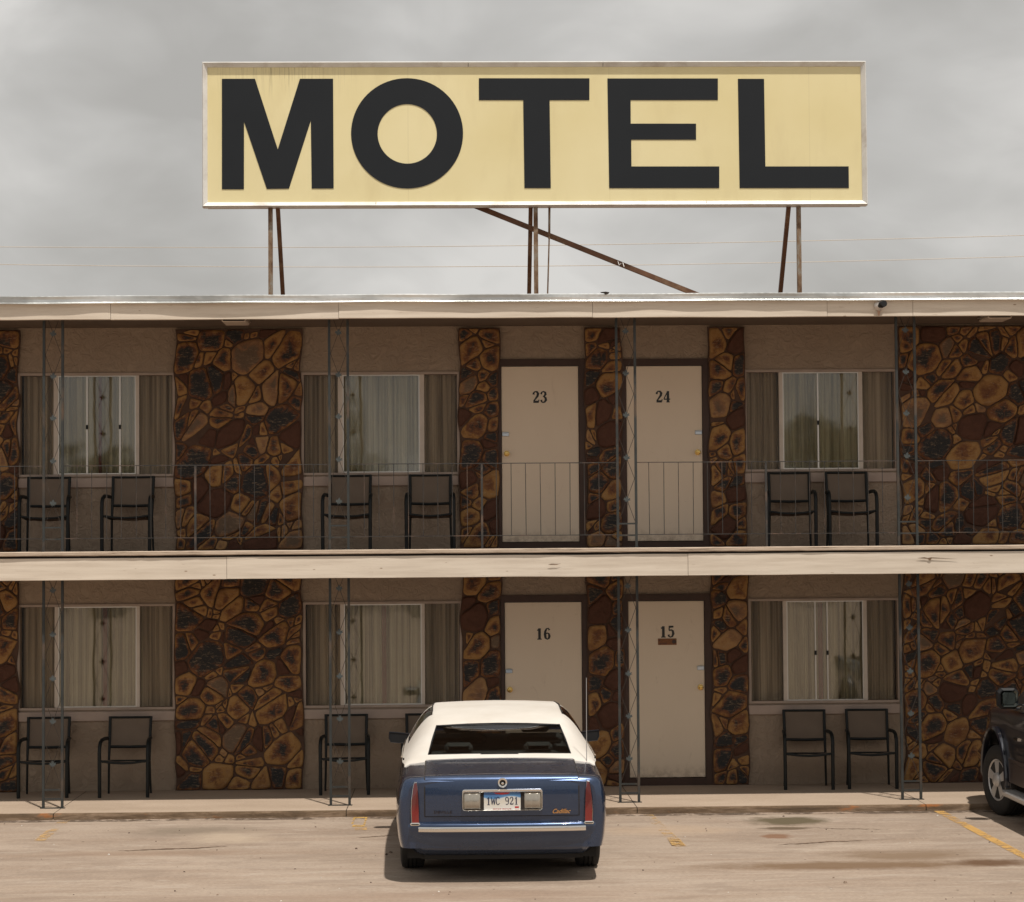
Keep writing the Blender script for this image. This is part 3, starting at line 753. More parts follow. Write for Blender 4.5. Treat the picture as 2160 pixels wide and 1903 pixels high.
DIG['9'] = [[(.20, .14, .20), (.50, .03, .16), (.78, .24, .22), (.84, .8, .24), (.82, 1.2, .24), (.70, 1.55, .2), (.46, 1.64, .18), (.22, 1.5, .2), (.16, 1.2, .24), (.24, .88, .2), (.48, .74, .18), (.78, .86, .2)]]
DIG['W'] = [[(.04, 1.66, .2), (.24, .06, .2)], [(.24, .06, .2), (.5, 1.3, .18)], [(.5, 1.3, .18), (.76, .06, .2)], [(.76, .06, .2), (.96, 1.66, .2)]]
DIG['C'] = [[(.86, 1.32, .22), (.72, 1.58, .2), (.48, 1.64, .18), (.24, 1.5, .22), (.12, 1.1, .24), (.12, .58, .24), (.24, .18, .22), (.48, .04, .18), (.72, .1, .2), (.86, .36, .22)]]
DIG[' '] = []
def digits(text, cx, cz, h, y, narrow=1., thin=1.):
    mb = MB(); s = h / 1.7; w = s * (1.12 if narrow == 1 else 1.0); tot = w * len(text); i = 0
    for ch in text:
        ox = cx - tot / 2 + i * w + s * .06
        for k, stq in enumerate(DIG[ch]):
            pts = [(ox + a * s * (.93 if narrow < 1 else 1), cz - h / 2 + b * s, c * s * thin) for a, b, c in stq]; rows = []
            for q, (a, b, c) in enumerate(pts):
                p0 = pts[max(q - 1, 0)]; p1 = pts[min(q + 1, len(pts) - 1)]; dx, dz = p1[0] - p0[0], p1[1] - p0[1]; L = math.hypot(dx, dz)
                nx, nz = -dz / L * c / 2, dx / L * c / 2
                rows.append([(a - nx, y - k * .0004, b - nz), (a + nx, y - k * .0004, b + nz)])
            mb.grid(rows, False)
        i += 1
    return mb
dinfo = {23: (1.023, 4.546, 'l', .635, 3.893, 4.120), 24: (2.450, 4.543, 'r', 2.846, 3.895, 4.127), 16: (1.042, 1.816, 'l', .652, 1.176, 1.394), 15: (2.471, 1.828, 'r', 2.850, 1.186, 1.410)}
for num, (x0, x1, z0, z1) in DOOR.items():
    fl = FL1 if z0 < 1 else FL2
    nx, nz, side, kx, kz, lz = dinfo[num]
    mb = MB(); mb.bbox(x0, x1, W - .012, W + .035, z0, z1, .004)
    d = obj('door', mb, door_m, bld); tag(d, 'cream door numbered %d' % num)
    fm = MB(); xa = {23: .540, 24: 1.955, 16: .552, 15: 1.955}[num]; xz = {23: 1.556, 24: 2.985, 16: 1.556, 15: 2.985}[num]
    fm.box(xa, x0 - .004, W - .03, W + .05, fl, z1 + .085); fm.box(x1 + .004, xz, W - .03, W + .05, fl, z1 + .085)
    fm.box(x0 - .004, x1 + .004, W - .028, W + .05, z1 + .004, z1 + .083); fm.box(x0 - .004, x1 + .004, W - .035, W + .05, fl, z0 - .006)
    obj('door_frame', fm, brown_m, d)
    kn = MB(); kn.lathe([(0, .034), (-.006, .034), (-.010, .014), (-.028, .013), (-.034, .024), (-.046, .029), (-.056, .024), (-.060, .012), (-.060, .001)], 'y', 20, (kx, W - .012, kz))
    obj('door_knob', kn, brass_m, d)
    lm = MB(); sx = x0 if side == 'l' else x1; q = 1 if side == 'l' else -1
    a, b = sorted((sx + q * .004, sx + q * .085)); lm.bbox(a, b, W - .024, W - .0125, lz - .028, lz + .018, .004); lm.bbox(a, b - .01 * (q > 0), W - .034, W - .0245, lz + .008, lz + .020, .003)
    obj('security_latch', lm, chrome_latch, d)
    obj('door_number', digits(str(num), nx, nz, .135, W - .0145, 1., 1.28), black_m, d, fixn=False)
    if num == 15:
        tg = MB(); tg.bbox(2.363, 2.578, W - .018, W - .0125, 1.674, 1.748, .002); to = obj('door_notice', tg, tag_m, d)
        t2 = MB(); t2.box(2.377, 2.392, W - .0186, W - .0181, 1.722, 1.738); t2.box(2.38, 2.468, W - .0186, W - .0181, 1.690, 1.697)
        t2.prism([(2.548 + .024 * math.cos(k * PI / 8), 1.712 + .024 * math.sin(k * PI / 8)) for k in range(16)], W - .0186, W - .0181)
        obj('notice_print', t2, tagd_m, to)

# ---- ornamental support posts
def leaf_mb(cx, y, cz, s, th, ang=0.):
    o = [(0, -1.15), (.06, -.55), (.50, -.72), (.38, -.42), (1.0, -.12), (.74, .04), (.88, .42), (.50, .34), (.30, .20), (.38, .72), (.20, .62), (0, 1.05)]
    pts = o + [(-a, b) for a, b in o[-2:0:-1]]
    ca, sa = math.cos(ang), math.sin(ang)
    return [(cx + (a * ca - b * sa) * s, cz + (a * sa + b * ca) * s) for a, b in pts]
wirew_m = worn('lattice_wire_paint', (.045, .035, .028), .3, 8, .6, 0)
def make_post(z0, z1, leaves, rungs):
    mb = MB()
    for s in (-1, 1): mb.box(s * .1 - .0135, s * .1 + .0135, -.0135, .0135, z0, z1)
    for z in rungs: mb.box(-.0865, .0865, -.009, .009, z - .009, z + .009)
    mb.box(-.13, .13, -.03, .03, z0, z0 + .006)
    p = obj('support_post', mb, post_m)
    wi = MB(); zs_ = [leaves[0] + (leaves[0] - leaves[1])] + leaves
    top = min(z1, leaves[0] + .2275)
    for s in (-1, 1):
        pts = []
        t = (top - leaves[0]) / .2275
        pts.append((s * .085 * t, 0, top))
        for a, b in zip(leaves, leaves[1:] + [rungs[0] - .2]):
            pts.append((0, s * .004, a))
            m = max((a + b) / 2, rungs[0]); pts.append((s * .085, 0, m))
        q = [Vector(p_) for p_ in pts]; wi.tube(q, .0030, 6)
    obj('lattice_wire', wi, wirew_m, p)
    r = random.Random(int(z0 * 10))
    for z in leaves:
        lf = MB(); lf.prism(leaf_mb(0, 0, z, .040, .006, r.uniform(-.15, .15)), -.014, -.008); obj('leaf_ornament', lf, leaf_m, p)
    p.parent = bld
    return p
leaf_m = worn('leaf_ornament_paint', (.060, .070, .070), .2, 20, .5, .1)
up = make_post(FL2 + .012, 5.37, [5.146, 4.690, 4.237, 3.775, 3.323], [3.061, 2.936])
lo_ = make_post(FL1, 2.574, [2.388, 1.917, 1.445, .990, .535], [.262, .165])
PX = [-4.281, -1.217, 1.890, 4.939]
for p in (up, lo_):
    for i, x in enumerate([-7.34] + PX + [7.99]):
        o = p if i == 0 else copy_tree(p, bld)
        o.parent = bld; o.location = (x, P - W, 0)

# ---- balcony railing
rl = MB(); bal = []
edges_ = [-7.34] + PX + [7.99]
zt_, zb_ = 3.722, 2.942
for a, b in zip(edges_, edges_[1:]):
    a += .114; b -= .114
    r0 = obj('railing', MB().box(a, b, P - .005, P + .005, zt_ - .0045, zt_ + .0045).box(a, b, P - .005, P + .005, zb_ - .004, zb_ + .004), rail_m, bld)
    mid = {0: -5.8, 1: -2.759, 2: .323, 3: 3.401, 4: 6.45}[edges_.index(min(edges_, key=lambda q: abs(q + .114 - a)))]
    pb = MB(); pb.box(mid - .0115, mid + .0115, P - .011, P + .011, FL2 + .01, zt_ - .008); obj('rail_post', pb, rail_m, r0)
    n = int((b - a) / .1585); rr = random.Random(int(a * 7))
    for k in range(-9, 10):
        x = mid + k * .1585
        if k == 0 or x < a + .04 or x > b - .04: continue
        q = MB(); dx = rr.uniform(-.004, .004); q.tube([(x, P, zb_ - .004), (x + dx, P, zt_)], .0040, 6); obj('baluster', q, rail_m, r0)

# ---------------------------------------------------------------- things on the building
def ceiling_light(x0, label):
    t = empty('ceiling_light', (x0 + .15, 24.74, 5.37), label, 'ceiling light', 'ceiling lights under the roof')
    mb = MB(); mb.bbox(x0, x0 + .30, 24.52, 24.98, 5.352, 5.369, .003); obj('light_housing', mb, alu_m, t)
    mb = MB(); mb.bbox(x0 + .015, x0 + .285, 24.54, 24.96, 5.318, 5.3515, .012); obj('light_diffuser', mb, lampglass_m, t)
ceiling_light(-2.543, 'flat pale ceiling light above the wide rock panel between the two left upstairs windows')
ceiling_light(5.957, 'flat pale ceiling light at far right above the rock panel beyond the last upstairs window')
cam_ = empty('security_camera', (4.62, F, 5.39), 'small round security camera on the cream roof edge board, upper right', 'security camera')
mb = MB(); mb.lathe([(0, .056), (-.012, .056), (-.020, .045), (-.030, .030)], 'y', 24, (4.613, F - .006, 5.386)); obj('mounting_ring', mb, pipe_m, cam_)
mb = MB(); mb.tube([(4.615, F - .02, 5.382), (4.628, F - .06, 5.390)], .026, 12); mb.tube([(4.628, F - .055, 5.391), (4.643, F - .13, 5.397)], [.036, .034], 18, up=(1, 0, 0)); obj('camera_body', mb, blackpl_m, cam_, sharp=50)

# sign
SY = 26.8
sg = empty('motel_sign', (1.04, SY, 5.45), 'long yellow rooftop sign with the black word MOTEL on steel legs', 'sign')
SX0, SX1, SZ0, SZ1 = -2.985, 5.068, 6.930, 8.692
mb = MB(); mb.box(-2.93, 5.03, SY, SY + .02, 6.99, 8.64); obj('sign_face', mb, sign_m, sg)
mb = MB(); mb.box(SX0 + .03, SX1 - .03, SY + .021, SY + .34, SZ0 + .03, SZ1 - .03); obj('sign_box', mb, worn('sign_box_metal', (.5, .45, .4), .15, 2, .5, .1), sg)
# moulding, bevelled inwards
mb = MB()
def ringq(d, y): return [(SX0 + d, y, SZ0 + d), (SX1 - d, y, SZ0 + d), (SX1 - d, y, SZ1 - d), (SX0 + d, y, SZ1 - d)]
prof = [(.0, SY + .10), (.0, SY - .035), (.012, SY - .055), (.058, SY - .010), (.062, SY + .0)]
vs = sum([ringq(d, y) for d, y in prof], []); fs = []
for i in range(len(prof) - 1):
    for k in range(4): j = (k + 1) % 4; fs.append((i * 4 + k, i * 4 + j, (i + 1) * 4 + j, (i + 1) * 4 + k))
mb.add(vs, fs); obj('sign_frame', mb, signframe_m, sg)
mb = MB()
for x, z in ((.225, 1), (1.86, 1), (-.9, 0), (3.1, 0)):
    z_ = SZ1 - .0 if z else SZ0
    s = -1 if z else 1
    mb.add([(x, SY - .0565, z_ + s * .010), (x + .006, SY - .0565, z_ + s * .010), (x + .006, SY - .0115, z_ + s * .058), (x, SY - .0115, z_ + s * .058)], [(0, 1, 2, 3)])
obj('frame_joint', mb, dark_gap, sg)
def circle(cx, cz, rx, rz, n=72): return [(cx + rx * math.cos(2 * PI * k / n), cz + rz * math.sin(2 * PI * k / n)) for k in range(n)]
LT = {'M': [(-2.749, 8.492), (-2.351, 8.492), (-2.078, 7.632), (-1.808, 8.491), (-1.408, 8.491), (-1.406, 7.155), (-1.670, 7.155), (-1.678, 7.985), (-1.945, 7.155), (-2.211, 7.152), (-2.484, 7.972), (-2.487, 7.149), (-2.751, 7.149)],
      'T': [(.357, 8.494), (1.699, 8.491), (1.696, 8.225), (1.213, 8.225), (1.219, 7.152), (.900, 7.153), (.893, 8.226), (.356, 8.227)],
      'E': [(1.918, 8.489), (3.263, 8.487), (3.260, 8.223), (2.197, 8.224), (2.196, 7.936), (2.991, 7.934), (2.989, 7.738), (2.200, 7.740), (2.200, 7.413), (3.268, 7.411), (3.265, 7.147), (1.928, 7.150)],
      'L': [(3.508, 8.482), (3.826, 8.481), (3.830, 7.409), (4.846, 7.407), (4.845, 7.143), (3.514, 7.146)]}
for ch in 'MOTEL':
    mb = MB()
    if ch == 'O':
        a = circle(-.516, 7.824, .677, .672); b = circle(-.514, 7.817, .3585, .3625); n = 72
        vs = [(x, SY - .006, z) for x, z in a] + [(x, SY - .006, z) for x, z in b] + [(x, SY - .001, z) for x, z in a] + [(x, SY - .001, z) for x, z in b]
        mb.add(vs, [(k, (k + 1) % n, n + (k + 1) % n, n + k) for k in range(n)] + [(k, 2 * n + k, 2 * n + (k + 1) % n, (k + 1) % n) for k in range(n)] + [(n + k, n + (k + 1) % n, 3 * n + (k + 1) % n, 3 * n + k) for k in range(n)])
    else: mb.prism(LT[ch], SY - .006, SY - .001)
    tag(obj('letter', mb, letter_m, sg), 'black letter ' + ch)
# legs and braces
for x in (-2.175, 1.036, 4.240):
    mb = MB(); mb.bar((x, SY + .08, 5.45), (x, SY + .08, 6.95), .052, .052, (0, 1, 0)); mb.box(x - .07, x + .07, SY + .01, SY + .15, 5.452, 5.46); obj('leg', mb, steel_m, sg)
for x in (-2.088, .978, 4.125):
    mb = MB(); mb.bar((x, SY + .10, 6.95), (x, SY + 1.29, 5.451), .05, .05, (1, 0, 0)); obj('brace', mb, rust_m, sg)
mb = MB(); a = Vector((.209, SY + .25, 7.018)); b = Vector((3.977, SY + .25, 5.484))
d = (b - a); mb.bar(a, a + d * 1.0, .055, .055, (0, 0, 1)); mb.bar(a + Vector((0, -.02, -.03)), b + Vector((0, -.02, -.03)), .012, .018, (0, 0, 1)); obj('diagonal_brace', mb, rust_m, sg)
mb = MB(); mb.tube([(1.205, SY + .1, 6.95), (1.200, SY + .1, 6.55)], .014, 8); mb.tube([(1.200, SY + .1, 6.58), (1.160, SY + .1, 5.45)], .009, 8); obj('conduit', mb, steel_m, sg)
mb = MB(); mb.tube([(2.04, SY + .21, 6.29), (2.055, SY + .19, 6.235), (2.08, SY + .21, 6.26)], .006, 5); mb.tube([(2.10, SY + .21, 6.27), (2.115, SY + .19, 6.215)], .006, 5); obj('wire_tie', mb, signframe_m, sg)

# overhead wires
for zs, lab in (((10.922, 10.905, 11.137), 'higher of the two thin overhead wires behind the rooftop sign'), ((10.448, 10.345, 10.561), 'lower of the two thin overhead wires behind the rooftop sign')):
    mb = MB(); pts = []
    for i in range(61):
        x = -45 + 93 * i / 60; t = (x + 12.1) / 27.7
        z = zs[0] * (1 - t) * (1 - 2 * t) + 4 * zs[1] * t * (1 - t) + zs[2] * t * (2 * t - 1)
        pts.append((x, 60, z))
    mb.tube(pts, .010, 5)
    tag(obj('overhead_wire', mb, wire_m), lab, 'wire', 'overhead wires')

# ---------------------------------------------------------------- chairs
def make_chair():
    t = empty('patio_chair', (0, 0, 0))
    # local frame: front towards -y, back posts at y=+.40, feet on z=0
    for s in (-1, 1):
        # arm that bends down into the front leg
        mb = MB()
        pth = [(s * .245, .385, .625), (s * .255, .25, .632), (s * .262, .12, .628), (s * .266, .045, .605), (s * .268, .012, .56), (s * .268, 0., .50), (s * .266, 0, .0)]
        fine = []
        for i in range(len(pth) - 1):
            a, b = Vector(pth[i]), Vector(pth[i + 1]); fine += [a.lerp(b, k / 3) for k in range(3)]
        fine.append(Vector(pth[-1]))
        mb.tube(fine, .0205, 10); obj('arm_and_front_leg', mb, chairf_m, t, sharp=50)
        mb = MB(); mb.tube([(s * .232, .49, .862), (s * .229, .455, .70), (s * .228, .415, .52), (s * .228, .39, .40), (s * .232, .405, .2), (s * .238, .43, 0)], [.0165, .0165, .016, .014, .013, .012], 8); obj('rear_leg', mb, chairf_m, t)
    mb = MB(); mb.tube([(-.232, .488, .852), (0, .503, .850), (.232, .488, .852)], .013, 8); obj('back_rail', mb, chairf_m, t); mb = MB(); mb.tube([(-.228, .417, .528), (0, .432, .522), (.228, .417, .528)], .016, 8, flat=1); obj('back_rail', mb, chairf_m, t)
    rows = []
    for i in range(9):
        u = i / 8 * 2 - 1; rows.append([(u * .222, .418 + .073 * q + .012 * (1 - u * u) + .01 * math.sin(q * PI), .535 + .31 * q) for q in (0, .25, .5, .75, 1)])
    mb = MB(); mb.grid(rows); mb.grid([[(x, y + .004, z) for x, y, z in r_] for r_ in rows]); obj('backrest', mb, sling_m, t, sharp=80, fixn=False)
    rows = []
    for i in range(9):
        u = i / 8 * 2 - 1; rows.append([(u * .235, -.015 + .40 * q, .415 - .022 * (1 - u * u) - .035 * q + .0) for q in (0, .08, .3, .6, 1)])
    mb = MB(); mb.grid(rows); mb.grid([[(x, y, z - .005) for x, y, z in r_] for r_ in rows]); obj('seat', mb, sling_m, t, sharp=80, fixn=False)
    mb = MB()
    mb.tube([(-.262, 0., .405), (-.235, -.012, .402), (-.12, -.018, .386), (0, -.02, .380), (.12, -.018, .386), (.235, -.012, .402), (.262, 0, .405)], .013, 8)
    mb.tube([(-.232, 0, .395), (-.230, .39, .37)], .011, 8); mb.tube([(.232, 0, .395), (.230, .39, .37)], .011, 8)
    mb.tube([(-.228, .40, .372), (.228, .40, .372)], .010, 8); obj('seat_frame', mb, chairf_m, t)
    return t
ch = make_chair()
chairs = [
 (-4.562, 25.02, FL2, 3, 'upstairs black and taupe chair at the far left, behind the leaf-trimmed post'),
 (-3.648, 25.02, FL2, -2, 'upstairs chair standing alone just left of the wide rock panel'),
 (-1.185, 25.02, FL2, -3, 'upstairs chair behind the second post, under the window left of door 23'),
 (-.247, 25.02, FL2, 0, 'upstairs chair close to the narrow rock pillar left of door 23'),
 (3.835, 25.05, FL2, -5, 'upstairs chair under the right window, the one nearer door 24'),
 (4.530, 25.05, FL2, -1, 'upstairs chair under the right window, the one nearer the right post'),
 (-4.568, 25.02, FL1, 2, 'ground-floor chair at the far left, behind the foot of the post'),
 (-3.668, 24.99, FL1, -1, 'ground-floor chair standing alone just left of the wide rock panel'),
 (-1.218, 25.02, FL1, 0, 'ground-floor chair behind the second post, left of the blue car'),
 (-.300, 25.02, FL1, 0, 'ground-floor chair mostly hidden behind the left side of the blue car'),
 (3.995, 25.07, FL1, -3, 'ground-floor chair under the right window, the one nearer door 15'),
 (4.720, 25.09, FL1, -3, 'ground-floor chair under the right window, the one nearer the right post')]
for i, (x, y, z, a, lab) in enumerate(chairs):
    o = ch if i == 0 else copy_tree(ch)
    o.location = (x, y, z); o.rotation_euler = (0, 0, R(a)); tag(o, lab, 'chair', 'patio chairs along the motel front')

# ---------------------------------------------------------------- wheels
def wheel(parent, c, r, wd, outer, rimr, steer=0., spokes=7, deep=False):
    """hub empty-free wheel: tyre mesh with the rim as its child; outer = -1/+1 side facing out"""
    x, y, z = c
    s = outer
    mb = MB(); h = wd / 2
    prof = [(-h * .85, rimr), (-h, rimr + .02), (-h * 1.04, (rimr + r) / 2), (-h * .93, r * .955), (-h * .80, r * .99), (-h * .4, r), (-h * .38, r - .008), (-h * .32, r - .008), (-h * .30, r), (h * -.05, r), (-h * .03, r - .008), (h * .03, r - .008), (h * .05, r), (h * .30, r), (h * .32, r - .008), (h * .38, r - .008), (h * .4, r), (h * .80, r * .99), (h * .93, r * .955), (h * 1.04, (rimr + r) / 2), (h, rimr + .02), (h * .85, rimr)]
    mb.lathe(prof, 'x', 48, (0, 0, 0))
    t = obj('wheel', mb, rubber_m, None, sharp=40)
    rm = MB(); hs = s * h
    rm.lathe([(-hs * .8, rimr - .005), (hs * .78, rimr - .006), (hs * .90, rimr + .001), (hs * .92, rimr - .006), (hs * .86, rimr - .018), (hs * .45, rimr - .035), (hs * .40, .02)], 'x', 40)
    hub = [(hs * .2, .085), (hs * (.98 if deep else .8), .075), (hs * (1.12 if deep else .86), .055), (hs * (1.14 if deep else .88), .01)]
    rm.lathe(hub, 'x', 24)
    for k in range(spokes):
        a = 2 * PI * k / spokes + .3; a2 = .30
        vs = []
        for rr, xx, ww in ((.06, hs * .86, 1.6), (rimr - .012, hs * .90, .95)):
            for q in (-1, 1):
                th = a + q * a2 * ww * (.07 / rr if rr < .1 else .9)
                vs += [(xx, rr * math.cos(th), rr * math.sin(th)), (xx - hs * .35, rr * math.cos(th), rr * math.sin(th))]
        rm.add(vs, [(0, 2, 6, 4), (1, 5, 7, 3), (0, 4, 5, 1), (2, 3, 7, 6)])
    ro = obj('rim', rm, rim_m, t, sharp=40)
    t.parent = parent; t.location = (x, y, z); t.rotation_euler = (0, 0, R(steer))
    return t

# ---------------------------------------------------------------- blue sedan
car = empty('parked_sedan', (.405, 19.87, 0), 'blue sedan with a white vinyl roof parked nose-in before door 16', 'car')
def CL(mb):   # local car coordinates to world
    mb.v = [(x + .405, y + 19.87, z + .012 * max(0., min(1., (.95 - z) / .1)) * (z > .4)) for x, y, z in mb.v]; return mb
wT = [(-1.0, .80), (-.975, .85), (-.93, .875), (-.8, .893), (-.5, .903), (0, .915), (.8, .935), (1.6, .945), (2.6, .935), (3.3, .905), (3.75, .83), (3.95, .70), (4.02, .55)]
zsT = [(-1.0, .820), (-.975, .850), (-.93, .868), (-.8, .880), (-.4, .905), (0, .925), (.6, .945), (1.8, .94), (2.6, .91), (3.4, .855), (3.8, .79), (4.02, .68)]
ztT = [(-1.0, .846), (-.975, .878), (-.93, .890), (-.8, .900), (-.5, .925), (-.2, .955), (.4, .965), (2.2, .965), (2.45, .955), (3.3, .89), (3.8, .81), (4.02, .69)]
def wf(z): return sinterp(z, [(.2, .93), (.34, .975), (.5, .997), (.62, 1.0), (.74, .987), (.84, .955), (.92, .91)])
def carz(y):
    z = .235 if y > -.4 else .30
    for c in (0., 2.9):
        d = abs(y - c)
        if d < .385: z = max(z, .33 + math.sqrt(.385 ** 2 - d * d) * .93)
    return z
ys = [-1.0, -.993, -.985, -.975, -.96, -.945, -.93] + [-.9 + .05 * i for i in range(96)] + [3.9, 3.95, 3.98, 4.0, 4.02]
ys = sorted({round(y, 3) for y in ys if y <= 4.021})
rows = []
for y in ys:
    w, zs, zt = sinterp(y, wT), sinterp(y, zsT), sinterp(y, ztT); zl = carz(y); half = []
    for k in range(9):
        z = zl + (zs - .045 - zl) * k / 8; half.append((w * wf(z), z))
    xe = half[-1][0]
    half += [(xe - .012, zs - .020), (xe - .032, zs - .002), (xe - .07, zs + (zt - zs) * .5), (w * .735, zs + (zt - zs) * .93), (w * .5, zs + (zt - zs) * .97), (w * .25, zt - .001), (0, zt)]
    rows.append([(-x, y, z) for x, z in half] + [(x, y, z) for x, z in half[-2::-1]])
mb = MB(); mb.grid(rows)
n = len(rows[0]); mb.add(rows[0], [tuple(range(n))], False); mb.add(rows[-1], [tuple(range(n))], False)
obj('body', CL(mb), paint_m, car, sharp=40)
mb = MB(); mb.box(-.80, .80, -.86, 3.9, .20, .34); mb.box(-.6, .6, -.3, .3, .18, .5); mb.box(-.86, .86, -.2, .2, .3, .75)
obj('underbody', CL(mb), under_m, car)
# seams below the vinyl and around trunk lid: lid panel sits proud over a dark gap
lidp = [(.556, -1.002), (.60, -1.006), (.68, -1.006), (.75, -1.003), (.80, -.999), (.838, -.993), (.858, -.986), (.872, -.974), (.881, -.95), (.886, -.92), (.896, -.80), (.915, -.62), (.938, -.42), (.960, -.22)]
def lidx(u, z): return u * (.648 if z > .7 else .644)
def lidrow(hw, d, uu):
    rows = []
    for (z, y) in lidp:
        r_ = []
        for u in uu:
            crown = .010 * (1 - u * u)
            r_.append((u * hw, y - d * .4 - crown * (1 if z < .86 else 0) , z + (crown + d if z > .86 else 0)))
        rows.append(r_)
    return rows
uu = [-1, -.985, -.9, -.7, -.45, -.2, 0, .2, .45, .7, .9, .985, 1]
rows = lidrow(.645, .009, uu)
mb = MB(); mb.grid(rows)
# edge returns so the lid has thickness
for r_ in ([q[0] for q in rows], [q[-1] for q in rows]): mb.grid([[p for p in r_], [(p[0], p[1] + .02, p[2] - .012) for p in r_]], False)
mb.grid([rows[0], [(p[0], p[1] + .03, p[2]) for p in rows[0]]], False); mb.grid([rows[-1], [(p[0], p[1] + .01, p[2] - .02) for p in rows[-1]]], False)
lid = obj('trunk_lid', CL(mb), paint_m, car, sharp=50)
mb = MB(); mb.grid([[(x * 1.014, y - .0005, z - .006 if z < .6 else z + .0035) for x, y, z in r_] for r_ in lidrow(.645, .0, uu)]); obj('lid_gap', CL(mb), dark_gap, lid)
# bumper swept round the tail
plan = [(0, -1.085), (.3, -1.083), (.55, -1.072), (.70, -1.050), (.79, -1.005), (.845, -.94), (.872, -.86), (.886, -.75), (.893, -.6), (.897, -.42)]
fp = []
for i in range(len(plan) - 1):
    for k in range(4): fp.append((plan[i][0] + (plan[i + 1][0] - plan[i][0]) * k / 4, plan[i][1] + (plan[i + 1][1] - plan[i][1]) * k / 4))
fp.append(plan[-1]); fp = [(-x, y) for x, y in fp[:0:-1]] + fp
def sweep(prof, m, name, par, xr=(-9, 9), sm=True):
    mb = MB(); rows = []
    for i, (x, y) in enumerate(fp):
        if not xr[0] <= x <= xr[1]: continue
        a = fp[max(i - 2, 0)]; b = fp[min(i + 2, len(fp) - 1)]; t = Vector((b[0] - a[0], b[1] - a[1])).normalized(); nx, ny = t.y, -t.x
        rows.append([(x + nx * d, y + ny * d, z) for d, z in prof])
    mb.grid(rows, sm); mb.add(rows[0], [tuple(range(len(prof)))]); mb.add(rows[-1], [tuple(range(len(prof)))])
    return obj(name, CL(mb), m, par, sharp=40)
bp = sweep([(-.24, .222), (-.20, .222), (-.170, .232), (-.138, .250), (-.102, .280), (-.066, .32), (-.034, .37), (-.008, .42), (-.002, .478), (-.008, .492), (-.022, .502), (-.05, .508), (-.13, .512)], paint_m, 'rear_bumper', car)
sweep([(-.003, .430), (.008, .432), (.011, .438), (.011, .4485), (.007, .4505), (.007, .4535), (.011, .4555), (.011, .4665), (.008, .472), (-.003, .474)], chrome_m, 'bumper_trim', bp, (-.70, .70))
sweep([(-.24, .19), (-.19, .19), (-.185, .226), (-.24, .226)], under_m, 'bumper_valance', bp)
# tail lights in their pods
for s in (-1, 1):
    mb = MB()
    def tl(d, out, y): return [(s * (.697 - d * .5), y, .500 - d), (s * (.758 + d * .6), y, .500 - d), (s * (.763 + d * .7), y + .004, .60), (s * (.760 + d * .7), y + .009, .70), (s * (.750 + d * .6), y + .014, .78), (s * (.738 + d * .3), y + .022, .836 + d), (s * (.716 - d * .4), y + .022, .840 + d), (s * (.707 - d * .5), y + .014, .78), (s * (.702 - d * .5), y + .009, .70), (s * (.699 - d * .5), y + .004, .60)]
    r1_ = tl(.018, 0, -.93); r2_ = tl(.010, 0, -1.028); r3_ = tl(.004, 0, -1.034)
    m_ = len(r1_); vs = r1_ + r2_ + r3_
    mb.add(vs, [(q * m_ + i, q * m_ + (i + 1) % m_, (q + 1) * m_ + (i + 1) % m_, (q + 1) * m_ + i) for q in (0, 1) for i in range(m_)] + [tuple(range(2 * m_, 3 * m_))], True)
    tlo = obj('tail_light', CL(mb), paint_m, car, sharp=50)
    mb = MB(); a_ = tl(.003, 0, -1.0355); b_ = tl(-.001, 0, -1.039); c_ = tl(-.003, 0, -1.030)
    mb.add(a_ + b_ + c_, [(q * m_ + i, q * m_ + (i + 1) % m_, (q + 1) * m_ + (i + 1) % m_, (q + 1) * m_ + i) for q in (0, 1) for i in range(m_)], False)
    obj('lens_trim', CL(mb), chrome_m, tlo)
    mb = MB(); mb.add(tl(-.003, 0, -1.0375), [tuple(range(m_))]); obj('red_lens', CL(mb), lens_m, tlo)
    mb = MB(); mb.bbox(min(s * .69, s * .772), max(s * .69, s * .772), -1.058, -1.0, .484, .508, .008); obj('light_foot', CL(mb), chrome_m, tlo)
# plate housing: chrome surround, lamps, plate
ph = MB(); x0, x1, z0, z1 = -.338, .345, .598, .780; cz0 = .689
def rr(x0, x1, z0, z1, r_, y, n=5):
    out = []
    for cx_, cz_, a0 in ((x1 - r_, z1 - r_, 0), (x0 + r_, z1 - r_, 90), (x0 + r_, z0 + r_, 180), (x1 - r_, z0 + r_, 270)):
        for k in range(n): a = R(a0 + 90 * k / (n - 1)); out.append((cx_ + r_ * math.cos(a), y, cz_ + r_ * math.sin(a)))
    return out
rings = [rr(x0, x1, z0, z1, .022, -1.012), rr(x0, x1, z0, z1, .022, -1.032), rr(x0 + .006, x1 - .006, z0 + .004, z1 - .008, .018, -1.040), rr(x0 + .012, x1 - .012, z0 + .009, z1 - .024, .014, -1.034), rr(x0 + .016, x1 - .016, z0 + .012, z1 - .028, .012, -1.020)]
m_ = len(rings[0]); ph.add(sum(rings, []), [(q * m_ + i, q * m_ + (i + 1) % m_, (q + 1) * m_ + (i + 1) % m_, (q + 1) * m_ + i) for q in range(4) for i in range(m_)], True)
pho = obj('plate_surround', CL(ph), chrome_m, car, sharp=60)
mb = MB(); mb.add(rr(x0 + .01, x1 - .01, z0 + .006, z1 - .01, .012, -1.0195), [tuple(range(m_))]); obj('surround_back', CL(mb), dark_gap, pho)
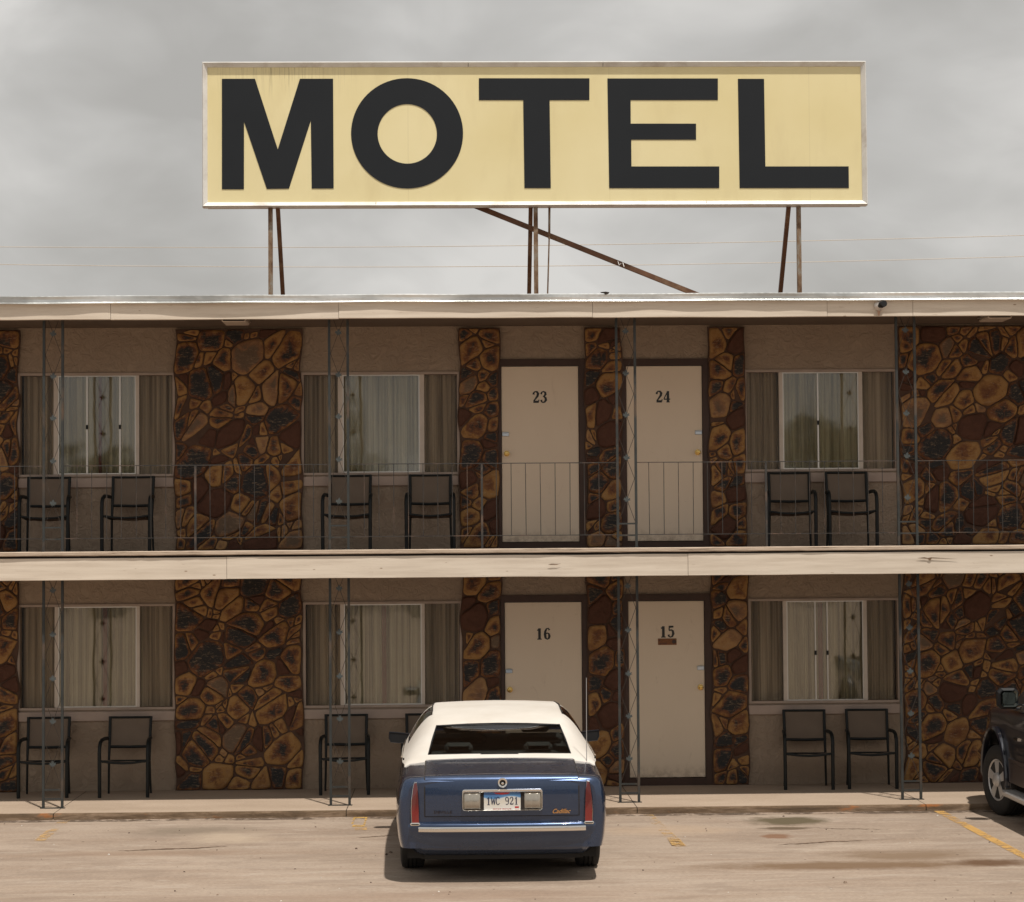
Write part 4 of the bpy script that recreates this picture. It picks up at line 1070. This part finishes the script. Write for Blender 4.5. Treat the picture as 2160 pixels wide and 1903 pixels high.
for a in (-.322, .187):
    rows = []
    for i in range(17):
        u = i / 16; b_ = .006 * abs(math.sin(u * PI * 2)) + .004 * math.sin(u * PI); e_ = 0 if 0 < i < 16 else .010
        rows.append([(a + .142 * u, -1.021, .616), (a + .142 * u, -1.023 - b_ + e_, .622), (a + .142 * u, -1.029 - b_ + e_, .660), (a + .142 * u, -1.026 - b_ + e_, .735), (a + .142 * u, -1.021, .747)])
    mb = MB(); mb.grid(rows); obj('reverse_light', CL(mb), rev_m, car, sharp=70)
mb = MB(); px0, px1, pz0, pz1 = -.152, .157, .607, .752
ring_ = rr(px0, px1, pz0, pz1, .012, -1.0245); ring2 = rr(px0, px1, pz0, pz1, .012, -1.0225)
mb.add(ring_ + ring2, [tuple(range(m_))] + [(i, (i + 1) % m_, m_ + (i + 1) % m_, m_ + i) for i in range(m_)]); plo = obj('license_plate', CL(mb), plate_m, car)
tm = digits('1WC 921', .405 + .003, .694, .066, 19.87 - 1.0262, .60, .80); obj('plate_number', tm, plblue, plo)
tm = text_mb('GREAT FACES  GREAT PLACES', .016, (.405, 19.87 - 1.0255, .624), .0004, .72); obj('plate_motto', tm, plred, plo)
mb = MB(); mb.box(.108, .142, -1.0256, -1.0247, .620, .634); mb.add([(-.07, -1.0256, .750), (.07, -1.0256, .750), (.05, -1.0256, .738), (0, -1.0256, .733), (-.05, -1.0256, .739)], [(0, 1, 2, 3, 4)]); obj('plate_sticker', CL(mb), plred, plo)
# round lock emblem, badges
mb = MB(); mb.lathe([(-1.013, .043), (-1.026, .043), (-1.032, .038), (-1.028, .026), (-1.020, .024)], 'y', 28, (.006, 0, .832)); em = obj('lock_emblem', CL(mb), chrome_m, car, sharp=40)
mb = MB(); mb.lathe([(-1.020, .026), (-1.021, .001)], 'y', 24, (.006, 0, .832)); obj('emblem_centre', CL(mb), dark_gap, em)
mb = MB(); mb.lathe([(-1.022, .013), (-1.032, .011), (-1.034, .001)], 'y', 16, (.006, 0, .828)); obj('lock_button', CL(mb), chrome_m, em)
obj('script_badge', text_mb('Cadillac', .052, (.405 + .495, 19.87 - 1.0245, .601), .0014, .92, .45, .0008), gold_m, car)
obj('name_badge', text_mb('DEVILLE', .030, (.405 - .497, 19.87 - 1.0245, .600), .001, 1.45, 0, .0004), dbadge_m, car)
# greenhouse
gT = [(-.235, .655), (-.15, .630), (.43, .558), (.60, .560), (1.0, .570), (1.45, .575), (2.1, .560), (2.95, .68)]
zgT = [(-.235, .970), (-.15, 1.004), (.43, 1.214), (.50, 1.240), (.65, 1.272), (1.0, 1.308), (1.45, 1.322), (1.9, 1.315), (2.1, 1.292), (2.95, .955)]
xcT = [(-.235, .80), (-.15, .795), (.43, .68), (1.0, .69), (1.45, .70), (2.1, .68), (2.95, .80)]
xbT = [(-.235, .835), (.0, .862), (.5, .868), (1.45, .872), (2.1, .865), (2.95, .82)]
gy = [-.265, -.235, -.19, -.15, -.05, .1, .25, .36, .43, .455, .48, .53, .65, .82, 1.0, 1.2, 1.42, 1.52, 1.7, 1.9, 2.02, 2.1, 2.3, 2.6, 2.95]
def gh(y, infl=0.):
    g_, zg, xc, xb_ = interp(y, gT), interp(y, zgT), interp(y, xcT), interp(y, xbT)
    zb2 = .925 + .012 * max(0, min(1, y)); crown = .018 if .43 <= y <= 2.15 else .006
    if y < -.2: crown = 0
    pts = [(0, zg + crown), (g_ * .5, zg + crown * .75), (g_ * .93, zg + crown * .15), (g_, zg)]
    for k in range(1, 9):
        t = k / 8; pts.append(((1 - t) ** 2 * g_ + 2 * t * (1 - t) * xc + t * t * xb_, (1 - t) ** 2 * zg + 2 * t * (1 - t) * (zg - .006) + t * t * zb2))
    if infl: pts = [(x + infl, z + infl) for x, z in pts]
    return pts
R_, Wr, Wf, Ws = MB(), MB(), MB(), MB()
rows = [gh(y) for y in gy]
rows[0] = [(x, z - .03) for x, z in rows[0]]
idx = {}
def add_face(mb_, q): mb_.add(q, [(0, 1, 2, 3)], True)
def pt(i, j, s): x, z = rows[i][j]; return (s * x, gy[i], z)
sideglass = {1: MB(), -1: MB()}
for i in range(len(gy) - 1):
    for j in range(len(rows[0]) - 1):
        for s in (-1, 1):
            q = [pt(i, j, s), pt(i, j + 1, s), pt(i + 1, j + 1, s), pt(i + 1, j, s)]
            ym = (gy[i] + gy[i + 1]) / 2
            if -.15 < ym < .43 and j < 3: continue            # backlight opening
            if ym > 2.1 and j < 4: add_face(Wf, q); continue
            if 4 <= j <= 9 and (.82 < ym < 1.42 or 1.52 < ym < 2.3): add_face(sideglass[s], q); continue
            add_face(R_, q)
def weld(mb_):
    key = {}; nv = []; mp = []
    for v in mb_.v:
        k = tuple(round(c_, 4) for c_ in v)
        if k not in key: key[k] = len(nv); nv.append(v)
        mp.append(key[k])
    nf = []; sm = []
    for f, s in zip(mb_.f, mb_.smooth):
        g_ = []
        for i in f:
            if mp[i] not in g_: g_.append(mp[i])
        if len(g_) > 2: nf.append(g_); sm.append(s)
    mb_.v, mb_.f, mb_.smooth = nv, nf, sm; return mb_
obj('vinyl_roof', CL(weld(R_)), vinyl_m, car, sharp=50)
obj('windshield', CL(weld(Wf)), carglass_m, car)
for s in (-1, 1): obj('side_window', CL(weld(sideglass[s])), carglass_m, car)
# backlight glass, set 6 mm in, with a rubber edge
ins = []
for y in (-.15, -.05, .1, .25, .36, .43):
    p = gh(y)[:4]; row = [(-x, y + .006, z - .010) for x, z in p[::-1]] + [(x, y + .006, z - .010) for x, z in p[1:]]
    ins.append(row)
mb = MB(); mb.grid(ins); rw = obj('rear_window', CL(mb), carglass_m, car, sharp=60)
mb = MB(); loop = [(-.63, -.148, 1.000), (0, -.148, 1.006), (.63, -.148, 1.000), (.595, .14, 1.106), (.558, .428, 1.209), (0, .428, 1.216), (-.558, .428, 1.209), (-.595, .14, 1.106)]
mb.tube(loop, .0075, 6, close=True); obj('window_seal', CL(mb), blackpl_m, rw)
mb = MB(); mb.prism([(-.20, .992), (.20, .992), (.15, 1.012), (-.15, 1.012)], -.166, -.150); obj('centre_brake_lamp', CL(mb), blackpl_m, car)
# roof drip mouldings near the corners
for s in (-1, 1):
    mb = MB(); mb.tube([(s * .605, .80, 1.288), (s * .598, 1.0, 1.311), (s * .600, 1.25, 1.319), (s * .600, 1.45, 1.323), (s * .585, 2.05, 1.305)], .006, 6); obj('roof_seam', CL(mb), dark_gap, car)
    # chrome ring along lower edge of side glass, vinyl badge stud
    mb = MB(); mb.tube([(s * .872, .3, .945), (s * .880, .9, .948), (s * .882, 1.6, .945), (s * .87, 2.3, .94)], .008, 6); obj('belt_moulding', CL(mb), chrome_m, car)
    mb = MB(); mb.lathe([(-.008, .011), (.006, .010), (.008, .001)], 'x', 12, (s * .846, -.12, .965)); obj('vinyl_stud', CL(mb), dark_gap, car)
    mb = MB(); mx = s * .97
    hs = [(.135, .07), (.14, .0), (.12, -.052), (.02, -.062), (-.10, -.05), (-.11, 0.), (-.08, .05), (.05, .064)]
    pts = [(s * (.92 + a * .93), .927 + b) for a, b in [(p[0], p[1] * .95) for p in hs]]
    ringA = [(x, 2.40, z) for x, z in pts]; cx_ = sum(p[0] for p in pts) / 8; cz_ = sum(p[1] for p in pts) / 8
    def sc(k, y): return [(cx_ + (x - cx_) * k, y, cz_ + (z - cz_) * k) for x, z in pts]
    rg = [sc(.86, 2.405), sc(.93, 2.395), sc(1., 2.405), sc(1., 2.45), sc(.85, 2.50), sc(.5, 2.53)]
    mb.add(sum(rg, []), [(q * 8 + i, q * 8 + (i + 1) % 8, (q + 1) * 8 + (i + 1) % 8, (q + 1) * 8 + i) for q in range(5) for i in range(8)] + [tuple(range(40, 48))], True)
    mb.bar((s * .86, 2.46, .92), (s * .93, 2.46, .92), .05, .05)
    mo = obj('side_mirror', CL(mb), mirrbody_m, car, sharp=40)
    mb = MB(); mb.add(sc(.88, 2.402), [tuple(range(8))]); obj('mirror_face', CL(mb), mirr_m if False else blackpl_m, mo)
mb = MB(); mb.tube([(.762, -.25, .885), (.764, -.25, 1.30), (.766, -.25, 1.672)], [.004, .0032, .0028], 6); mb.lathe([(.88, .014), (.90, .010), (.905, .004)], 'z', 10, (.762, -.25, 0)); obj('antenna', CL(mb), rim_m, car)
# interior seen through the glass
mb = MB(); mb.box(-.80, .80, -.12, 2.35, .966, .972); obj('interior_shelf', CL(mb), interior_m, car)
def pad(x0, x1, y0, y1, z0, z1): return MB().bbox(x0, x1, y0, y1, z0, z1, .03)
for x in (-.36, .36):
    obj('seat', CL(pad(x - .26, x + .26, 1.15, 1.28, .972, 1.07)), interior_m, car)
    obj('headrest', CL(pad(x - .14, x + .14, 1.16, 1.27, 1.08, 1.21)), interior_m, car)
    obj('headrest', CL(pad(x - .13, x + .13, .30, .42, .973, 1.06)), interior_m, car)
wheel(car, (-.770, 0, .325), .325, .205, -1, .205); wheel(car, (.770, 0, .325), .325, .205, 1, .205)
wheel(car, (-.775, 2.9, .325), .325, .205, -1, .205); wheel(car, (.775, 2.9, .325), .325, .205, 1, .205)
for s in (-1, 1):
    mb = MB(); mb.bbox(min(s * .45, s * .72), max(s * .45, s * .72), 3.93, 3.985, .58, .70, .01); obj('headlight', CL(mb), rev_m, car)
mb = MB(); mb.bbox(-.38, .38, 3.96, 4.03, .52, .71, .01); obj('grille', CL(mb), chrome_m, car)
mb = MB(); mb.bbox(-.82, .82, 3.80, 4.06, .28, .50, .03); obj('front_bumper', CL(mb), paint_m, car)

# ---------------------------------------------------------------- dark pickup at the right edge
TX, TY = 6.64, 23.15
trk = empty('pickup_truck', (TX, TY, 0), 'dark pickup truck at the right edge, front wheel against the kerb', 'pickup truck')
def TL(mb): mb.v = [(x + TX, y + TY, z) for x, y, z in mb.v]; return mb
def tz(y):
    z = .40
    for c in (0., -3.55):
        d = abs(y - c)
        if d < .50: z = max(z, .40 + math.sqrt(.50 ** 2 - d * d))
    return z
tw = [(-4.75, .97), (-4.6, .99), (-3, .995), (-1, 1.0), (.3, .995), (.55, .965), (.75, .90), (.86, .80), (.90, .70)]
tzt = [(-4.75, 1.20), (-.9, 1.20), (-.7, 1.20), (.3, 1.17), (.7, 1.13), (.86, 1.07), (.9, 1.0)]
tzs = [(-4.75, 1.13), (-.9, 1.13), (-.5, 1.11), (.4, 1.09), (.7, 1.06), (.86, 1.02), (.9, .96)]
def twf(z): return sinterp(z, [(.4, .985), (.6, 1.0), (.75, 1.0), (.95, .985), (1.05, .965), (1.13, .93)])
def truck_loft(ya, yb, m, name):
    rows = []; n = int((yb - ya) / .05)
    for i in range(n + 1):
        y = ya + (yb - ya) * i / n; w, zs, zt, zl = interp(y, tw), interp(y, tzs), interp(y, tzt), tz(y); half = []
        for k in range(9): z = zl + (zs - .05 - zl) * k / 8; half.append((w * twf(z), z))
        xe = half[-1][0]; half += [(xe - .02, zs - .02), (xe - .06, zs), (w * .75, zs + (zt - zs) * .7), (w * .4, zt), (0, zt)]
        rows.append([(-x, y, z) for x, z in half] + [(x, y, z) for x, z in half[-2::-1]])
    mb = MB(); mb.grid(rows); q = len(rows[0]); mb.add(rows[0], [tuple(range(q))]); mb.add(rows[-1], [tuple(range(q))])
    return obj(name, TL(mb), m, trk, sharp=40)
truck_loft(-2.72, .9, tpaint_m, 'body')
bed = MB()
for s in (-1, 1):
    rows = []
    for i in range(41):
        y = -4.75 + 2.0 * i / 40; zl = tz(y); col_ = [(s * .99 * twf(zl + (1.13 - zl) * k / 6), y, zl + (1.13 - zl) * k / 6) for k in range(7)] + [(s * .90, y, 1.16), (s * .84, y, 1.16), (s * .84, y, .70)]
        rows.append(col_)
    bed.grid(rows, False)
bed.box(-.97, .97, -4.75, -4.68, .55, 1.15); bed.box(-.84, .84, -4.68, -2.75, .66, .70)
obj('cargo_bed', TL(bed), tpaint_m, trk)
# cab
cy_ = [-2.70, -2.55, -2.45, -1.6, -1.5, -.95, -.85, -.35]; cz_ = [(1.18, .90), (1.5, .80), (1.82, .68), (1.86, .66), (1.86, .66), (1.84, .65), (1.80, .66), (1.19, .86)]
cab = MB(); cg = MB(); rows = []
for y, (zt, xt) in zip(cy_, cz_):
    xb2 = .93
    rows.append([(-xb2, y, 1.12), (-(xb2 + xt) / 2 - .02, y, 1.12 + (zt - 1.12) * .5), (-xt, y, zt - .04 * (zt > 1.3)), (-xt + .08, y, zt), (0, y, zt + .01), (xt - .08, y, zt), (xt, y, zt - .04 * (zt > 1.3)), ((xb2 + xt) / 2 + .02, y, 1.12 + (zt - 1.12) * .5), (xb2, y, 1.12)])
for i in range(len(rows) - 1):
    for j in range(8):
        q = [rows[i][j], rows[i][j + 1], rows[i + 1][j + 1], rows[i + 1][j]]
        gl_ = (i == 6 and 2 <= j <= 5) or (j in (0, 1, 6, 7) and i in (2, 4)) or (i == 0 and 3 <= j <= 4)
        (cg if gl_ else cab).add(q, [(0, 1, 2, 3)], False)
obj('cab', TL(weld(cab)), tpaint_m, trk); obj('cab_glass', TL(weld(cg)), carglass_m, trk)
mb = MB(); mb.box(-.86, .86, -4.6, .55, .38, .62); obj('chassis', TL(mb), under_m, trk)
for c in (0., -3.55):
    for s in (-1, 1):
        pts = []
        for k in range(17):
            a = PI * k / 16; pts.append((s * (1.0 + .004), c - .50 * math.cos(a), .40 + .505 * math.sin(a)))
        mb = MB(); mb.tube([(s * 1.003, c - .50, .34)] + pts + [(s * (1.003 if c else .985), c + .50, .36)], .026, 8, flat=1.5, up=(0, 0, 1)); obj('wheel_arch_flare', TL(mb), tpaint_m, trk)
for s in (-1, 1):
    mb = MB(); rows = []
    for i in range(30):
        y = -4.6 + 4.0 * i / 29
        if -4.08 < y < -3.02: y = -3.02 if i > 10 else y
        rows.append([(s * 1.0, y, .60), (s * 1.014, y, .605), (s * 1.016, y, .645), (s * 1.0, y, .652)])
    rows = [r_ for r_ in rows if r_[0][1] > -3.03]; mb.grid(rows, False); obj('side_moulding', TL(mb), tlow_m, trk)
    mb = MB(); mb.box(min(s * .99, s * 1.006), max(s * .99, s * 1.006), -3.0, -.56, .402, .598); obj('rocker_panel', TL(mb), tlow_m, trk)
    mb = MB(); mb.bbox(min(s * .94, s * 1.10), max(s * .94, s * 1.10), -2.85, -.62, .27, .33, .015); obj('running_board', TL(mb), rim_m, trk)
    mb = MB(); mb.box(min(s * .985, s * 1.012), max(s * .985, s * 1.012), -.96, -.80, .845, .875); obj('fender_badge', TL(mb), dbadge_m if False else chrome_m, trk)
    # towing mirror
    mb = MB(); X0, X1 = sorted((s * .955, s * 1.165)); mb.bbox(X0, X1, -.83, -.70, 1.155, 1.365, .035)
    mo = obj('side_mirror', TL(mb), blackpl_m, trk)
    mb = MB(); mb.bbox(X0 + .024, X1 - .020, -.836, -.8295, 1.183, 1.345, .02); obj('mirror_face', TL(mb), mirr_m, mo)
    mb = MB(); mb.tube([(s * .84, -.72, 1.19), (s * 1.0, -.84, 1.205)], .012, 8); mb.tube([(s * .86, -.72, 1.16), (s * .98, -.77, 1.165)], .02, 8); obj('mirror_arm', TL(mb), chrome_m, mo)
    mb = MB(); mb.bbox(min(s * .45, s * .75), max(s * .45, s * .75), .86, .915, .80, .96, .012); obj('headlight', TL(mb), rev_m, trk)
    mb = MB(); mb.bbox(min(s * .80, s * .96), max(s * .80, s * .96), -4.775, -4.752, .80, 1.08, .008); obj('tail_light', TL(mb), lens_m, trk)
mb = MB(); mb.bbox(-.42, .42, .88, .93, .74, .98, .012); obj('grille', TL(mb), chrome_m, trk)
mb = MB(); mb.tube([(-.93, .50, .55), (-.90, .78, .55), (-.70, .93, .55), (0, .99, .55), (.70, .93, .55), (.90, .78, .55), (.93, .50, .55)], .11, 10, flat=1.05); obj('front_bumper', TL(mb), chrome_m, trk)
mb = MB(); mb.bbox(-.93, .93, -4.95, -4.76, .50, .66, .02); obj('rear_bumper', TL(mb), chrome_m, trk)
TR = .365
wheel(trk, (-.885, 0, TR), TR, .25, -1, .215, steer=11, spokes=5, deep=True); wheel(trk, (.885, 0, TR), TR, .25, 1, .215, steer=11, spokes=5, deep=True)
wheel(trk, (-.875, -3.55, TR), TR, .25, -1, .215, spokes=5, deep=True); wheel(trk, (.875, -3.55, TR), TR, .25, 1, .215, spokes=5, deep=True)

# ---------------------------------------------------------------- unseen scenery added across the street for the windows to mirror
ob = empty('added_roadside_building', (-6, -48, 0), 'unseen long low pale building with a dark roof, added across the street for the motel windows to mirror', 'building')
obw = worn('pale_block_wall', (.50, .45, .38), .12, .4, .9, .1); obr = worn('dark_roof_shingle', (.06, .05, .045), .2, 2, .9, .2)
mb = MB(); mb.box(-30, 13, -56, -48, 0, 3.3); obj('wall', mb, obw, ob)
mb = MB(); mb.add([(-31, -47, 3.3), (14, -47, 3.3), (14, -57, 3.3), (-31, -57, 3.3), (-28, -52, 5.0), (11, -52, 5.0)], [(0, 1, 5, 4), (1, 2, 5), (2, 3, 4, 5), (3, 0, 4), (3, 2, 1, 0)]); obj('roof', mb, obr, ob)
for i in range(9):
    x = -27 + i * 4.5; mb = MB(); mb.bbox(x - .9, x + .9, -47.99, -47.9, 1.1, 2.3, .01) if i % 3 else mb.bbox(x - .5, x + .5, -47.99, -47.9, 0.02, 2.2, .01)
    obj('window' if i % 3 else 'door', mb, room_m, ob)
leafm = worn('tree_foliage', (.055, .075, .03), .4, 1.5, .8, 0); barkm = worn('tree_bark', (.10, .07, .05), .3, 4, .9, .4)
def crown_mb(cx, cy, z0, z1, r0, seed):
    r = random.Random(seed); mb = MB()
    cl = [(cx + r.gauss(0, r0 * .42), cy + r.gauss(0, r0 * .42), z0 + (z1 - z0) * r.random() ** .8, r.uniform(.25, .5) * r0) for _ in range(30)]
    for x, y, z, q in cl:
        for _ in range(230):
            d = Vector((r.gauss(0, 1), r.gauss(0, 1), r.gauss(0, 1))).normalized() * q * r.uniform(.55, 1.05); c_ = Vector((x, y, z)) + d
            a = Vector((r.gauss(0, 1), r.gauss(0, 1), r.gauss(0, 1))).normalized() * r.uniform(.09, .19); b = a.cross(Vector((r.random(), r.random(), r.random() + .1))).normalized() * r.uniform(.07, .14)
            mb.add([c_ - a, c_ - b, c_ + a, c_ + b], [(0, 1, 2, 3)])
    return mb
for i, (x, y, h, r0, lab) in enumerate([(-27, -64, 9.5, 3.6, 'added broad dark tree behind the left end of the building across the street'), (-17.5, -60, 7.6, 2.8, 'added smaller round tree behind the building across the street'), (-8, -66, 10.5, 4.0, 'tallest added tree behind the middle of the building across the street'), (3, -62, 8.2, 3.2, 'added tree behind the right end of the building across the street'), (19, -58, 9.0, 3.6, 'added spreading tree standing alone right of the building across the street'), (31, -66, 11., 4.2, 'added large far tree well right of the building across the street')]):
    t_ = empty('added_roadside_tree', (x, y, 0), lab, 'tree', 'unseen trees added for the window reflections')
    mb = MB(); mb.tube([(x, y, 0), (x + .2, y, h * .3), (x + .1, y, h * .75)], [.28, .2, .07], 8)
    for k in range(5): a = k * 1.3; mb.tube([(x + .15, y, h * (.3 + .07 * k)), (x + math.cos(a) * r0 * .6, y + math.sin(a) * r0 * .6, h * (.5 + .07 * k))], [.09, .03], 6)
    obj('trunk', mb, barkm, t_); obj('crown', crown_mb(x, y, h * .4, h - .8, r0, i + 3), leafm, t_, fixn=False)

# ---------------------------------------------------------------- light, sky, camera
world = bpy.data.worlds.new('World'); C.world = world; world.use_nodes = True
t = world.node_tree; t.nodes.clear()
out = t.nodes.new('ShaderNodeOutputWorld'); mx = t.nodes.new('ShaderNodeMixShader'); b1 = t.nodes.new('ShaderNodeBackground'); b2 = t.nodes.new('ShaderNodeBackground')
sky = t.nodes.new('ShaderNodeTexSky'); sky.sky_type = 'NISHITA'; sky.sun_disc = False
ELEV = math.atan2(1, math.hypot(.383, .17))
sky.sun_elevation = ELEV; sky.sun_rotation = math.atan2(.17, -.383); sky.dust_density = 3
b1.inputs['Strength'].default_value = .08; t.links.new(sky.outputs[0], b1.inputs['Color'])
tc = t.nodes.new('ShaderNodeTexCoord')
def wn(scale, loc, sc_, det, dist=.0, rough=.5):
    mp = t.nodes.new('ShaderNodeMapping'); mp.inputs['Scale'].default_value = sc_; mp.inputs['Location'].default_value = loc
    nz = t.nodes.new('ShaderNodeTexNoise'); nz.inputs['Scale'].default_value = scale; nz.inputs['Detail'].default_value = det; nz.inputs['Distortion'].default_value = dist; nz.inputs['Roughness'].default_value = rough
    t.links.new(tc.outputs['Generated'], mp.inputs[0]); t.links.new(mp.outputs[0], nz.inputs['Vector']); return nz.outputs['Fac']
na = wn(4.2, (3.1, 1.7, .4), (1, 1, 2.0), 4, .15, .45); nb = wn(13, (.3, 4.7, 2.4), (1, 1, 1.7), 5, .5)
mm = t.nodes.new('ShaderNodeMath'); mm.operation = 'MULTIPLY_ADD'; mm.inputs[1].default_value = .75; m3 = t.nodes.new('ShaderNodeMath'); m3.operation = 'MULTIPLY'; m3.inputs[1].default_value = .25
t.links.new(nb, m3.inputs[0]); t.links.new(na, mm.inputs[0]); t.links.new(m3.outputs[0], mm.inputs[2])
cr = t.nodes.new('ShaderNodeValToRGB'); t.links.new(mm.outputs[0], cr.inputs[0])
el = cr.color_ramp.elements; el[0].position = .41; el[0].color = (.46, .445, .418, 1); el[1].position = .60; el[1].color = (.72, .70, .668, 1)
e2 = cr.color_ramp.elements.new(.5); e2.color = (.56, .545, .518, 1)
t.links.new(cr.outputs[0], b2.inputs['Color']); b2.inputs['Strength'].default_value = 1.
mx.inputs[0].default_value = .93
t.links.new(b1.outputs[0], mx.inputs[1]); t.links.new(b2.outputs[0], mx.inputs[2]); t.links.new(mx.outputs[0], out.inputs[0])

sl = bpy.data.lights.new('sun', 'SUN'); sl.energy = 3.9; sl.angle = R(1.4); sl.color = (1, .94, .86)
so = bpy.data.objects.new('sun', sl); COL.objects.link(so); so.location = (8, -10, 30)
so.rotation_euler = Vector((-.17, .383, -1)).to_track_quat('-Z', 'Y').to_euler()

cd = bpy.data.cameras.new('camera'); co = bpy.data.objects.new('camera', cd); COL.objects.link(co)
cd.sensor_width = 36; cd.lens = 36 * 4698 / 2160; cd.clip_end = 3000; cd.clip_start = .1
M = [[0.9996153062478423, -0.026785123990084474, -0.00719698880560492], [0.006082002906781493, -0.04147819955120754, 0.999120897690881], [0.02706009526358144, 0.998780314230725, 0.04129933594502325]]
rx, uy, fz = M
mw = Matrix(((rx[0], uy[0], -fz[0], 0), (rx[1], uy[1], -fz[1], 0), (rx[2], uy[2], -fz[2], 2.86), (0, 0, 0, 1)))
co.matrix_world = mw
C.camera = co
C.view_settings.view_transform = 'Standard'; C.view_settings.look = 'None'; C.view_settings.exposure = 0; C.view_settings.gamma = 1
C.render.engine = 'CYCLES'; C.cycles.max_bounces = 8; C.cycles.use_denoising = True
